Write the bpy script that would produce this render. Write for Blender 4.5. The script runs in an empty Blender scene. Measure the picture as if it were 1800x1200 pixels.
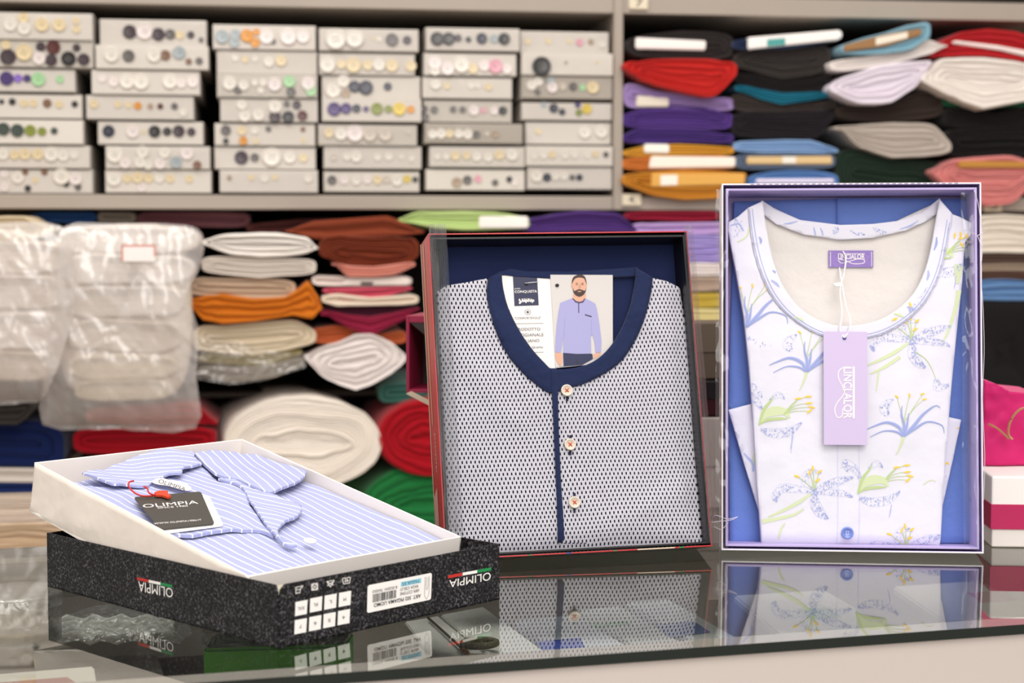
import bpy, bmesh, math, random
from math import sin, cos, pi, atan, radians, sqrt, floor
from mathutils import Vector, Matrix, noise
from mathutils.geometry import tessellate_polygon

random.seed(7)
C = bpy.context.scene.collection
SC = bpy.context.scene
V = Vector
ZT = 0.90                       # height of the counter's glass top
F_PX, HOR = 2930.0, 420.0
PITCH = atan((600 - HOR) / F_PX)

# ---------------------------------------------------------------- camera, world, light, exposure
cam_d = bpy.data.cameras.new('camera'); cam = bpy.data.objects.new('camera', cam_d); C.objects.link(cam)
cam_d.sensor_width = 36; cam_d.lens = 36 * F_PX / 1800; cam_d.clip_start = .05
CAM = V((0, 0, ZT + .33)); cam.location = CAM; cam.rotation_euler = (pi / 2 - PITCH, 0, 0)
cam_d.dof.use_dof = True; cam_d.dof.focus_distance = 1.62; cam_d.dof.aperture_fstop = 6.0
SC.camera = cam
SC.view_settings.view_transform = 'Standard'; SC.view_settings.look = 'None'
SC.view_settings.gamma = 1; SC.view_settings.use_curve_mapping = False
SC.view_settings.exposure = 0.0

w = bpy.data.worlds.new('world'); SC.world = w; w.use_nodes = True
bg = w.node_tree.nodes['Background']; bg.inputs[0].default_value = (1.0, .95, .90, 1); bg.inputs[1].default_value = .80


def area(name, loc, target, sx, sy, power, col):
    d = bpy.data.lights.new(name, 'AREA'); d.shape = 'RECTANGLE'; d.size = sx; d.size_y = sy; d.energy = power; d.color = col
    o = bpy.data.objects.new(name, d); C.objects.link(o); o.location = loc
    o.rotation_euler = (V(target) - V(loc)).to_track_quat('-Z', 'Y').to_euler()
    return o


area('ceiling_softbox_front', (.5, -.1, 3.0), (.1, 1.9, 1.0), 1.8, 1.2, 36, (1, .96, .91))
area('photographers_softbox', (.7, -1.7, 2.3), (.1, 1.9, 1.0), 1.5, 1.5, 33, (1, .97, .95))
area('ceiling_light_shelves', (-.4, 1.5, 3.1), (0, 3.2, 1.0), 2.6, .7, 36, (1, .95, .89))

# ---------------------------------------------------------------- materials
def lin(h):
    if isinstance(h, str):
        h = h.lstrip('#'); h = [int(h[i:i + 2], 16) / 255 for i in (0, 2, 4)]
    return tuple((c / 12.92 if c <= .04045 else ((c + .055) / 1.055) ** 2.4) for c in h[:3]) + (1,)


MATS = {}


def mat(name, col='#888888', rough=.6, spec=.3, metal=0, bump=None, alpha=None, sheen=0, vary=0, trans=0):
    """principled material; bump = (scale, strength)"""
    if name in MATS: return MATS[name]
    m = bpy.data.materials.new(name); m.use_nodes = True; nt = m.node_tree; n = nt.nodes; b = n['Principled BSDF']
    b.inputs['Base Color'].default_value = lin(col); b.inputs['Roughness'].default_value = rough
    b.inputs['Specular IOR Level'].default_value = spec; b.inputs['Metallic'].default_value = metal
    if sheen: b.inputs['Sheen Weight'].default_value = sheen
    tc = n.new('ShaderNodeTexCoord')
    if vary:
        nz = n.new('ShaderNodeTexNoise'); nz.inputs['Scale'].default_value = 14; nz.inputs['Detail'].default_value = 4
        mx = n.new('ShaderNodeMix'); mx.data_type = 'RGBA'
        c = lin(col); mx.inputs[6].default_value = tuple(x * (1 - vary) for x in c[:3]) + (1,)
        mx.inputs[7].default_value = tuple(min(1, x * (1 + vary)) for x in c[:3]) + (1,)
        nt.links.new(tc.outputs['Object'], nz.inputs['Vector']); nt.links.new(nz.outputs['Fac'], mx.inputs[0])
        nt.links.new(mx.outputs[2], b.inputs['Base Color'])
    if bump:
        nz = n.new('ShaderNodeTexNoise'); nz.inputs['Scale'].default_value = bump[0]; nz.inputs['Detail'].default_value = 3
        bp = n.new('ShaderNodeBump'); bp.inputs['Strength'].default_value = bump[1]; bp.inputs['Distance'].default_value = .01
        nt.links.new(tc.outputs['Object'], nz.inputs['Vector']); nt.links.new(nz.outputs['Fac'], bp.inputs['Height'])
        nt.links.new(bp.outputs[0], b.inputs['Normal'])
    MATS[name] = m
    return m


def cloth_mat(col, name=None):
    return mat(name or 'cloth_' + col.lstrip('#'), col, .92, .12, bump=(55, .12), sheen=.12, vary=.06)


def film(name, op=.18, col='#ffffff', rough=.08, bump=(30, .35), diffuse=.35, edge=.5):
    """clear plastic: transparent + a little gloss and haze"""
    if name in MATS: return MATS[name]
    m = bpy.data.materials.new(name); m.use_nodes = True; nt = m.node_tree; n = nt.nodes; n.clear()
    out = n.new('ShaderNodeOutputMaterial'); t = n.new('ShaderNodeBsdfTransparent'); t.inputs[0].default_value = (.97, .97, .97, 1)
    g = n.new('ShaderNodeBsdfGlossy'); g.inputs['Roughness'].default_value = rough
    d = n.new('ShaderNodeBsdfDiffuse'); d.inputs[0].default_value = lin(col)
    a = n.new('ShaderNodeMixShader'); a.inputs[0].default_value = diffuse
    nt.links.new(g.outputs[0], a.inputs[1]); nt.links.new(d.outputs[0], a.inputs[2])
    mx = n.new('ShaderNodeMixShader')
    lw = n.new('ShaderNodeLayerWeight'); lw.inputs[0].default_value = .25
    mt = n.new('ShaderNodeMath'); mt.operation = 'MULTIPLY_ADD'; mt.inputs[1].default_value = edge; mt.inputs[2].default_value = op
    nt.links.new(lw.outputs['Facing'], mt.inputs[0]); nt.links.new(mt.outputs[0], mx.inputs[0])
    nt.links.new(t.outputs[0], mx.inputs[1]); nt.links.new(a.outputs[0], mx.inputs[2]); nt.links.new(mx.outputs[0], out.inputs[0])
    if bump:
        tc = n.new('ShaderNodeTexCoord'); nz = n.new('ShaderNodeTexNoise'); nz.inputs['Scale'].default_value = bump[0]; nz.inputs['Detail'].default_value = 2
        nz.inputs['Distortion'].default_value = .8
        bp = n.new('ShaderNodeBump'); bp.inputs['Strength'].default_value = bump[1]; bp.inputs['Distance'].default_value = .02
        nt.links.new(tc.outputs['Object'], nz.inputs['Vector']); nt.links.new(nz.outputs['Fac'], bp.inputs['Height'])
        for q in (g, d, lw): nt.links.new(bp.outputs[0], q.inputs['Normal'])
    MATS[name] = m
    return m


def nodes_mat(name):
    m = bpy.data.materials.new(name); m.use_nodes = True; MATS[name] = m
    return m, m.node_tree, m.node_tree.nodes, m.node_tree.nodes['Principled BSDF']


def M(nt, op, a, b=None, c=None):
    x = nt.nodes.new('ShaderNodeMath'); x.operation = op
    for i, v in enumerate((a, b, c)):
        if v is None: continue
        if isinstance(v, (int, float)): x.inputs[i].default_value = v
        else: nt.links.new(v, x.inputs[i])
    return x.outputs[0]


# ---------------------------------------------------------------- photo <-> space helpers
Rv, Fv, Uv = V((1, 0, 0)), V((0, cos(PITCH), -sin(PITCH))), V((0, sin(PITCH), cos(PITCH)))


def ray(px, py): return (Fv * F_PX + Rv * (px - 900) + Uv * (600 - py)).normalized()


def hit(px, py, P0, n):
    d = ray(px, py); return CAM + d * ((P0 - CAM).dot(n) / d.dot(n))


class Frame:
    """a rigid placement; on(px,py,ax,c) = local point on the local plane <axis ax> = c seen at that pixel"""
    def __init__(s, loc, rot): s.m = Matrix.Translation(loc) @ rot; s.i = s.m.inverted()
    def on(s, px, py, ax=1, c=0.0):
        n = V((0, 0, 0)); n[ax] = 1; p = V((0, 0, 0)); p[ax] = c
        return s.i @ hit(px, py, s.m @ p, s.m.to_3x3() @ n)


def rot(rx, ry, rz): return Matrix.Rotation(rz, 4, 'Z') @ Matrix.Rotation(rx, 4, 'X') @ Matrix.Rotation(ry, 4, 'Y')


def crop(x0, y0, s): return lambda x, y: (x0 + x / s, y0 + y / s)


# ---------------------------------------------------------------- object helpers
def link(name, bm, m, parent=None, smooth=False, recalc=True):
    me = bpy.data.meshes.new(name)
    if recalc: bmesh.ops.recalc_face_normals(bm, faces=bm.faces)
    bm.to_mesh(me); bm.free()
    for x in (m if isinstance(m, (list, tuple)) else [m]): me.materials.append(x)
    if smooth:
        for p in me.polygons: p.use_smooth = True
    o = bpy.data.objects.new(name, me); C.objects.link(o)
    if parent: o.parent = parent
    return o


def thing(name, label, cat, mw=None, group=None, loc=None):
    o = bpy.data.objects.new(name, None); C.objects.link(o); o.empty_display_size = .02
    if mw is not None: o.matrix_world = mw
    if loc is not None: o.location = loc
    o['label'] = label; o['category'] = cat
    if group: o['group'] = group
    return o


def tag(o, label, cat, group=None, mw=None):
    o['label'] = label; o['category'] = cat
    if group: o['group'] = group
    if mw is not None: o.matrix_world = mw
    return o


def struct(o): o['kind'] = 'structure'; return o


def box_bm(x0, x1, y0, y1, z0, z1, bev=0, bm=None, seg=2):
    b = bmesh.new()
    vs = [b.verts.new((x, y, z)) for x in (x0, x1) for y in (y0, y1) for z in (z0, z1)]
    for f in ((0, 1, 3, 2), (4, 6, 7, 5), (0, 4, 5, 1), (2, 3, 7, 6), (0, 2, 6, 4), (1, 5, 7, 3)): b.faces.new([vs[i] for i in f])
    if bev: bmesh.ops.bevel(b, geom=b.edges[:], offset=bev, segments=seg, affect='EDGES', profile=.5)
    if bm is None: return b
    merge(bm, b); return bm


def merge(dst, src, fn=None, mi=None):
    mp = {}
    for v in src.verts: mp[v] = dst.verts.new(fn(v.co) if fn else v.co)
    for f in src.faces:
        try:
            g = dst.faces.new([mp[v] for v in f.verts]); g.smooth = f.smooth
            if mi is not None: g.material_index = mi
        except ValueError: pass
    src.free()


def prism(bm, pts, d):
    """pts: 3D polygon, extruded by vector d"""
    a = [bm.verts.new(p) for p in pts]; b = [bm.verts.new(V(p) + V(d)) for p in pts]; n = len(a)
    bm.faces.new(a); bm.faces.new(b[::-1])
    for i in range(n): bm.faces.new([a[i], b[i], b[(i + 1) % n], a[(i + 1) % n]])


def tube(pts, r, n=8, bm=None):
    bm = bm or bmesh.new(); pts = [V(p) for p in pts]; rings = []
    for i, p in enumerate(pts):
        t = (pts[min(i + 1, len(pts) - 1)] - pts[max(i - 1, 0)]).normalized()
        a = t.cross(V((0, 0, 1)) if abs(t.z) < .9 else V((1, 0, 0))).normalized(); b = t.cross(a)
        rings.append([bm.verts.new(p + (a * cos(2 * pi * k / n) + b * sin(2 * pi * k / n)) * r) for k in range(n)])
    for i in range(len(rings) - 1):
        for k in range(n): bm.faces.new([rings[i][k], rings[i][(k + 1) % n], rings[i + 1][(k + 1) % n], rings[i + 1][k]])
    bm.faces.new(rings[0]); bm.faces.new(rings[-1][::-1])
    return bm


def lathe(prof, n=24, axis='z'):
    """prof: list of (r, h)"""
    bm = bmesh.new(); rings = []
    for r, h in prof:
        rings.append([bm.verts.new((r * cos(2 * pi * k / n), r * sin(2 * pi * k / n), h) if axis == 'z' else (r * cos(2 * pi * k / n), h, r * sin(2 * pi * k / n))) for k in range(n)])
    for i in range(len(rings) - 1):
        for k in range(n): bm.faces.new([rings[i][k], rings[i][(k + 1) % n], rings[i + 1][(k + 1) % n], rings[i + 1][k]])
    bm.faces.new(rings[0]); bm.faces.new(rings[-1][::-1])
    bmesh.ops.remove_doubles(bm, verts=bm.verts, dist=1e-6)
    return bm


def smoothline(pts, n=6, closed=False):
    """catmull-rom through 2D/3D points"""
    P = [V(p) for p in pts]; out = []; N = len(P)
    rng = range(N) if closed else range(N - 1)
    for i in rng:
        p1, p2 = P[i], P[(i + 1) % N]
        p0 = P[i - 1] if (i > 0 or closed) else p1
        p3 = P[(i + 2) % N] if (i + 2 < N or closed) else p2
        for k in range(n):
            t = k / n
            out.append(.5 * ((2 * p1) + (p2 - p0) * t + (2 * p0 - 5 * p1 + 4 * p2 - p3) * t * t + (3 * p1 - p0 - 3 * p2 + p3) * t ** 3))
    if not closed: out.append(P[-1])
    return out


def sheet(poly, cell, hf, mapf, thick=0.0, uvf=None, holes=(), lip=0.0):
    """cloth: 2D outline -> fine grid -> raised by hf(a,b) -> mapf(a,b,c). thick: walls down from the rim. lip: rounded edge"""
    bm = bmesh.new()
    loops = [[V((p[0], p[1], 0)) for p in poly]] + [[V((p[0], p[1], 0)) for p in h] for h in holes]
    flat = [p for l in loops for p in l]
    vs = [bm.verts.new(p) for p in flat]
    for t in tessellate_polygon(loops):
        try: bm.faces.new([vs[i] for i in t])
        except ValueError: pass
    xs = [p.x for p in flat]; ys = [p.y for p in flat]
    for ax, lo, hi in ((0, min(xs), max(xs)), (1, min(ys), max(ys))):
        k = floor(lo / cell) + 1
        while k * cell < hi:
            co = V((0, 0, 0)); no = V((0, 0, 0)); co[ax] = k * cell; no[ax] = 1
            bmesh.ops.bisect_plane(bm, geom=bm.verts[:] + bm.edges[:] + bm.faces[:], plane_co=co, plane_no=no, dist=1e-7); k += 1
    bmesh.ops.recalc_face_normals(bm, faces=bm.faces)
    if bm.faces:
        bm.faces.ensure_lookup_table()
        if sum(f.normal.z * f.calc_area() for f in bm.faces) < 0: bmesh.ops.reverse_faces(bm, faces=bm.faces)
    uvl = bm.loops.layers.uv.new('uv')
    uvf = uvf or (lambda a, b: (a, b))
    for f in bm.faces:
        f.smooth = True
        for l in f.loops: l[uvl].uv = uvf(l.vert.co.x, l.vert.co.y)
    border = [e for e in bm.edges if e.is_boundary]
    bv = {v for e in border for v in e.verts}
    orig = {v: (v.co.x, v.co.y) for v in bm.verts}
    for v in bm.verts: v.co.z = hf(v.co.x, v.co.y)
    if lip:
        for v in bv: v.co.z -= lip
    if thick:
        r = bmesh.ops.extrude_edge_only(bm, edges=border)
        nv = [g for g in r['geom'] if isinstance(g, bmesh.types.BMVert)]
        for v in nv: v.co.z -= thick
        for f in [g for g in r['geom'] if isinstance(g, bmesh.types.BMFace)]: f.smooth = False
        for g in r['geom']:
            if isinstance(g, bmesh.types.BMFace):
                for l in g.loops: l[uvl].uv = uvf(l.vert.co.x, l.vert.co.y)
    for v in bm.verts: v.co = mapf(v.co.x, v.co.y, v.co.z)
    return bm


# ---------------------------------------------------------------- lettering and prints
_tc = {}


def text_polys(s, bold=0.0, align='CENTER', spacing=1.0):
    k = (s, bold, align, spacing)
    if k in _tc: return _tc[k]
    cu = bpy.data.curves.new('t', 'FONT'); cu.body = s; cu.size = 1; cu.offset = bold; cu.align_x = align
    cu.resolution_u = 3; cu.space_character = spacing
    o = bpy.data.objects.new('t', cu); C.objects.link(o); bpy.context.view_layer.update()
    dg = bpy.context.evaluated_depsgraph_get(); me = o.evaluated_get(dg).to_mesh()
    vs = [v.co.copy() for v in me.vertices]; fs = [list(p.vertices) for p in me.polygons]
    o.evaluated_get(dg).to_mesh_clear(); bpy.data.objects.remove(o); bpy.data.curves.remove(cu)
    x0 = min(v.x for v in vs); x1 = max(v.x for v in vs); y0 = min(v.y for v in vs); y1 = max(v.y for v in vs)
    vs = [((v.x - x0) / (x1 - x0), (v.y - y0) / (y1 - y0)) for v in vs]
    _tc[k] = (vs, fs); return _tc[k]


def bil(q, u, v): return (q[0] * (1 - u) + q[1] * u) * (1 - v) + (q[3] * (1 - u) + q[2] * u) * v


def put_text(bm, s, q, off, bold=0.0, mi=0, align='CENTER', fn=None, spacing=1.0):
    """text stretched to the 3D quad q (start-base, end-base, end-top, start-top), lifted by vector off"""
    vs, fs = text_polys(s, bold, align, spacing)
    q = [V(p) for p in q]
    vv = []
    for a, b in vs:
        p = bil(q, a, b); p = (fn(p) if fn else p) + V(off); vv.append(bm.verts.new(p))
    for f in fs:
        try: g = bm.faces.new([vv[i] for i in f]); g.material_index = mi
        except ValueError: pass


def put_poly(bm, pts, off, mi=0):
    vs = [bm.verts.new(V(p) + V(off)) for p in pts]
    if len(pts) <= 4: fs = [list(range(len(pts)))]
    else: fs = tessellate_polygon([[V(p) for p in pts]])
    for f in fs:
        try: g = bm.faces.new([vs[i] for i in f]); g.material_index = mi
        except ValueError: pass


def sub_quad(q, u0, v0, u1, v1):
    q = [V(p) for p in q]; return [bil(q, u0, v0), bil(q, u1, v0), bil(q, u1, v1), bil(q, u0, v1)]


def stroke2(pts, w, n=6):
    """tapered ribbon quads from 2D points; w: width or list; returns list of quads"""
    L = smoothline([(p[0], p[1], 0) for p in pts], n); N = len(L); out = []; prev = None
    for i, p in enumerate(L):
        t = (L[min(i + 1, N - 1)] - L[max(i - 1, 0)]); t = t.normalized() if t.length > 1e-9 else V((1, 0, 0))
        s = i / (N - 1)
        ww = w if not isinstance(w, (list, tuple)) else w[min(int(s * (len(w) - 1)), len(w) - 2)] * (1 - (s * (len(w) - 1)) % 1 if s < 1 else 0) + w[min(int(s * (len(w) - 1)) + 1, len(w) - 1)] * ((s * (len(w) - 1)) % 1 if s < 1 else 1)
        nrm = V((-t.y, t.x, 0)) * ww * .5; cur = (p + nrm, p - nrm)
        if prev: out.append([prev[0], prev[1], cur[1], cur[0]])
        prev = cur
    return out


MW = mat('printed_white', '#f4f0ec', .5); MK = mat('printed_black', '#1c1a1c', .5); MRED = mat('printed_red', '#c03028', .5)
MGRN = mat('printed_green', '#1e8a4c', .5)

# ================================================================ the shop itself
SH = Frame((-.317, 3.10, 0), rot(0, 0, radians(8)))      # shelving: x along the front, y into the shelves, z up (world height)
# SH origin is at floor level of the world


def shp(px, py, v=0.0):
    p = SH.on(px, py, 1, v); return p.x, p.z


fl = link('floor', box_bm(-5, 5, -3, 6, -.05, 0), mat('floor_tile', '#b3a595', .5, vary=.1)); struct(fl)
bw = link('wall_back', box_bm(-5, 5, 4.6, 4.7, 0, 3.4), mat('wall_paint', '#cfc6b8', .8, bump=(40, .1))); struct(bw)

GREY = mat('shelf_grey', '#a0958a', .5, .3, bump=(20, .05), vary=.04)
DARK = mat('shelf_back_dark', '#241f1b', .9)
su = thing('shelving_unit', 'tall grey shelving of dark open bays full of button boxes and folded fabric', 'shelving', SH.m.copy())
(ux0, _), (ux1, _) = shp(1079, 200), shp(1095, 200)
_, zs1 = shp(600, 343); _, zs0 = shp(600, 368)           # the shelf under the button boxes
_, zt0 = shp(600, 14)                                    # lower edge of the top shelf's front
XL, XR = -1.35, 1.75
bm = box_bm(ux0, ux1, 0, .52, zs0, 2.3, .002)
link('upright', bm, GREY, su)
for xa, xb in ((XL, ux0), (ux1, XR)):
    link('shelf_board', box_bm(xa, xb, .004, .52, zs0, zs1, .002), GREY, su)
    link('shelf_board', box_bm(xa, xb, .004, .52, zt0, zt0 + .035, .002), GREY, su)
_, zl = shp(600, 690, .06)
link('shelf_board', box_bm(XL, XR, .10, .52, zl - .010, zl, .002), mat('shelf_lower', '#4b443d', .6), su)
_, zb = shp(300, 975)
link('shelf_board', box_bm(XL, XR, -.16, .52, zb - .03, zb, .002), GREY, su)
link('base_panel', box_bm(XL, XR, -.1, .5, 0, zb - .03), GREY, su)
link('back_panel', box_bm(XL, XR, .52, .54, 0, 2.3), DARK, su)
link('side_panel', box_bm(XL - .02, XL, 0, .54, 0, 2.3), GREY, su)
link('side_panel', box_bm(XR, XR + .02, 0, .54, 0, 2.3), GREY, su)
# price holders on the shelf fronts
LBL = mat('label_card', '#d8ccb4', .6)
for px, py, s in ((1122, 6, '7'), (1110, 351, '4.'), (1745, 362, '5')):
    x, z = shp(px, py)
    h = link('shelf_label', box_bm(x - .018, x + .018, -.003, .004, z - .011, z + .011, .0008), LBL, su)
    b = bmesh.new(); put_text(b, s, [(x - .006, -.0034, z - .006), (x + .008, -.0034, z - .006), (x + .008, -.0034, z + .007), (x - .006, -.0034, z + .007)], (0, 0, 0))
    link('number', b, MK, h)

# ---------------------------------------------------------------- counter
pa = hit(840, 1165, V((0, 0, ZT)), V((0, 0, 1))); pb = hit(1800, 1097, V((0, 0, ZT)), V((0, 0, 1)))
ang = math.atan2(pb.y - pa.y, pb.x - pa.x)
CF = Frame((pa.x, pa.y, ZT), rot(0, 0, ang))
CX0, CX1, CD = -.95, 1.25, .605

m, nt, n, b = nodes_mat('counter_glass'); n.remove(b); out = n['Material Output']
tr = n.new('ShaderNodeBsdfTransparent'); tr.inputs[0].default_value = (.965, .975, .965, 1)
gl = n.new('ShaderNodeBsdfGlossy'); gl.inputs['Roughness'].default_value = .012; gl.inputs[0].default_value = (.96, .98, .96, 1)
fr = n.new('ShaderNodeFresnel'); fr.inputs[0].default_value = 1.9
mx = n.new('ShaderNodeMixShader'); nt.links.new(fr.outputs[0], mx.inputs[0]); nt.links.new(tr.outputs[0], mx.inputs[1]); nt.links.new(gl.outputs[0], mx.inputs[2])
nt.links.new(mx.outputs[0], out.inputs[0]); GLASS_TOP = m
m, nt, n, b = nodes_mat('counter_glass_underside'); n.remove(b); out = n['Material Output']
tr = n.new('ShaderNodeBsdfTransparent'); tr.inputs[0].default_value = (.965, .98, .97, 1); nt.links.new(tr.outputs[0], out.inputs[0]); GLASS_BOT = m
GEDGE = mat('glass_edge_green', '#16211f', .12, .6)
gc = thing('glass_counter', 'glass-topped shop counter with dark green glass edge and beige front', 'counter', CF.m.copy())
bm = box_bm(CX0, CX1, 0, CD, -.0085, 0)
bm.faces.ensure_lookup_table()
for f in bm.faces:
    c = f.calc_center_median(); f.material_index = 0 if c.z > -.0001 else (1 if c.z < -.008 else 2)
bm.normal_update()
bmesh.ops.recalc_face_normals(bm, faces=bm.faces)
link('glass_top', bm, [GLASS_TOP, GLASS_BOT, GEDGE], gc)
BEIGE = mat('counter_beige', '#c6bdb8', .55, .3, bump=(18, .04))
bm = box_bm(CX0, CX1, .004, .060, -.075, -.0088, .001)
link('front_rail', bm, BEIGE, gc)
link('front_panel', box_bm(CX0, CX1, .005, .022, -ZT, -.0755, .001), BEIGE, gc)
link('back_rail', box_bm(CX0, CX1, CD - .03, CD - .004, -.05, -.010, .0015), mat('rail_grey', '#8e8a80', .5), gc)
link('back_panel', box_bm(CX0, CX1, CD - .02, CD - .006, -ZT, -.05), BEIGE, gc)
for xa in (CX0, CX1 - .02): link('side_panel', box_bm(xa, xa + .02, .02, CD - .01, -ZT, -.011), BEIGE, gc)
link('inner_shelf', box_bm(CX0 + .02, CX1 - .02, .03, CD - .02, -.17, -.15), mat('case_floor', '#cfcbc0', .6, vary=.1), gc)

# ---------------------------------------------------------------- things lying in the case under the glass
def flatitem(name, label, cat, pts, z, th, m, bev=.001, grp=None, roundn=0):
    """a card or packet whose outline at height z is seen at the photo points pts"""
    P = [CF.on(x, y, 2, z) for x, y in pts]; c = sum(P, V((0, 0, 0))) / len(P)
    if roundn: P = smoothline(P, roundn, True)
    bm = bmesh.new(); prism(bm, [p - c for p in P], V((0, 0, -th)))
    bmesh.ops.recalc_face_normals(bm, faces=bm.faces)
    if bev: bmesh.ops.bevel(bm, geom=bm.edges[:], offset=bev, segments=2, affect='EDGES')
    o = link(name, bm, m); tag(o, label, cat, grp, CF.m @ Matrix.Translation(c)); return o, c


WHT = mat('paper_white', '#ece6de', .6); GPAP = mat('paper_grey', '#e0dfda', .6)
# green box with clear lid
z = -.05
P = [CF.on(x, y, 2, z) for x, y in ((357, 1140), (607, 1133), (622, 1108), (375, 1112))]
g = thing('plastic_case', 'bright green box with clear lid under the glass below the black box corner', 'box', CF.m.copy())
ctr = sum(P, V((0, 0, 0))) / 4
bm = bmesh.new(); prism(bm, P, V((0, 0, -.055))); bmesh.ops.bevel(bm, geom=bm.edges[:], offset=.003, segments=2, affect='EDGES')
link('box_body', bm, mat('green_plastic', '#78d84c', .4), g)
bm = bmesh.new(); prism(bm, [ctr + (p - ctr) * 1.03 + V((0, 0, .018)) for p in P], V((0, 0, -.018))); bmesh.ops.bevel(bm, geom=bm.edges[:], offset=.003, segments=2, affect='EDGES')
link('clear_lid', bm, film('clear_lid', .12, '#e8fff0', .05), g)
# bags of white cord
def cordbag(label, px, py, w_, h_, rz_, z, tint):
    c = CF.on(px, py, 2, z)
    t = thing('cord_bag', label, 'bag', CF.m @ Matrix.Translation(c) @ Matrix.Rotation(rz_, 4, 'Z'), 'bagged white cords under the glass')
    bm = bmesh.new()
    for k in range(7):
        yy = (k - 3) * h_ / 8
        pts = [(-w_ * .44 + w_ * .88 * i / 14, yy * (1 - .5 * abs(i / 7 - 1) ** 2), .004 + .012 * (1 - abs(k - 3) / 3.5) + .003 * sin(i * 2.2 + k)) for i in range(15)]
        tube(pts, h_ / 13, 8, bm)
    link('cord', bm, mat('white_cord', '#e9e8e2', .7, bump=(90, .5)), t, True)
    sh = sheet([(-w_ / 2, -h_ * .55), (w_ / 2, -h_ * .55), (w_ * .56, 0), (w_ / 2, h_ * .55), (-w_ / 2, h_ * .6), (-w_ * .55, 0)], w_ / 22,
               lambda a, b: .034 * max(0, 1 - (2 * a / w_) ** 2 * .8) * max(0, 1 - (b / h_ * 1.7) ** 2) + .004 * noise.noise(V((a * 60, b * 60, 3))), lambda a, b, c: V((a, b, c)))
    link('plastic_bag', sh, film('bag_clear_' + tint, .10, tint, .12, (60, .5), .3), t)
cordbag('long clear bag of plaited white cord under the glass, left of the green box', 198, 1118, .15, .075, radians(-12), -.09, '#ffffff')
cordbag('small clear bag of white cord behind the longer cord bag, half under the black box', 180, 1058, .10, .06, radians(-8), -.09, '#fdfdfd')
# round clear container
c = CF.on(24, 1040, 2, -.03)
t = thing('round_container', 'round clear plastic container under the glass at the far left', 'container', CF.m @ Matrix.Translation(c))
link('container_body', lathe([(.043, -.05), (.047, -.048), (.047, -.006), (.045, -.006), (.045, -.046), (.001, -.046)], 32), film('container_clear', .2, '#f4efe8', .08), t, True)
link('container_lid', lathe([(.001, .001), (.047, .001), (.049, -.001), (.049, -.012), (.0475, -.012), (.0475, -.002), (.001, -.002)], 32), film('container_clear2', .22, '#f4efe8', .05), t, True)
# tray of small trimmings at the far left: rows of beads on cards
bead_cols = ['#d8a05a', '#e6c79a', '#e9e0cf', '#c98f58', '#f0ebe0', '#b9a78c']
for r_, (py, nb, lab, z_) in enumerate(((1068, 7, 'card of small amber beads under the glass, nearest behind the round container', -.10),
                                   (1088, 7, 'card of cream and tan beads under the glass, second row from the back', -.11),
                                   (1112, 7, 'card of pale pearl beads under the glass, third row from the back', -.12),
                                   (1150, 6, 'card of dark and white beads under the glass, closest to the white frame', -.13))):
    a = CF.on(-20, py + 4, 2, z_); c_ = CF.on(78, py, 2, z_)
    ctr = (a + c_) / 2; wd = (c_ - a).length
    t = thing('bead_card', lab, 'beads', CF.m @ Matrix.Translation(ctr), 'bead cards at the far left under the glass')
    link('backing_card', box_bm(-wd / 2, wd / 2, -.016, .016, -.003, 0, .0008), mat('bead_card_board', '#ddd5c6', .7), t)
    for k in range(nb):
        rr = .007 + .002 * random.random(); bm = bmesh.new(); bmesh.ops.create_icosphere(bm, subdivisions=2, radius=rr)
        col = bead_cols[(k * 2 + r_) % 6] if r_ < 3 else ['#4a4640', '#e8e4da'][k % 2]
        o = link('bead', bm, mat('bead_' + col[1:], col, .25, .5), t, True); o.location = (-wd / 2 + wd * (k + .5) / nb, .002 * ((k * 7) % 3 - 1), rr * .8)
# frame with rose panel
flat, c = flatitem('framed_card', 'white frame with a dusty rose panel under the glass at the bottom left corner', 'frame', ((-40, 1187), (165, 1170), (172, 1215), (-40, 1240)), -.035, .01, WHT, .0015)
b = bmesh.new(); put_poly(b, [CF.on(x, y, 2, -.0345) - c for x, y in ((-40, 1203), (118, 1190), (132, 1199), (130, 1212), (-40, 1230))], (0, 0, .0003))
link('rose_panel', b, mat('rose_card', '#b87a74', .6), flat)
flatitem('clear_sleeve', 'grey translucent sleeve under the glass between cord bag and white frame', 'sleeve', ((60, 1135), (150, 1128), (275, 1152), (292, 1196), (70, 1212)), -.12, .003, film('sleeve_film', .45, '#b9b4ac', .2), .0005)
flatitem('dark_tray', 'dark wooden tray under the glass between cord bag and green box', 'tray', ((210, 1095), (370, 1088), (372, 1190), (285, 1195)), -.125, .012, mat('dark_wood', '#2b221b', .5, vary=.3), .001)
flatitem('grey_folder', 'pale grey folder under the glass, first right of the dark gap', 'folder', ((712, 1092), (770, 1082), (880, 1172), (775, 1180)), -.06, .004, GPAP)
flatitem('grey_envelope', 'pale grey envelope under the glass with a paintbrush beside it', 'envelope', ((775, 1080), (850, 1066), (985, 1165), (885, 1175)), -.062, .004, mat('paper_grey2', '#e6e6e1', .6))
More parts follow.
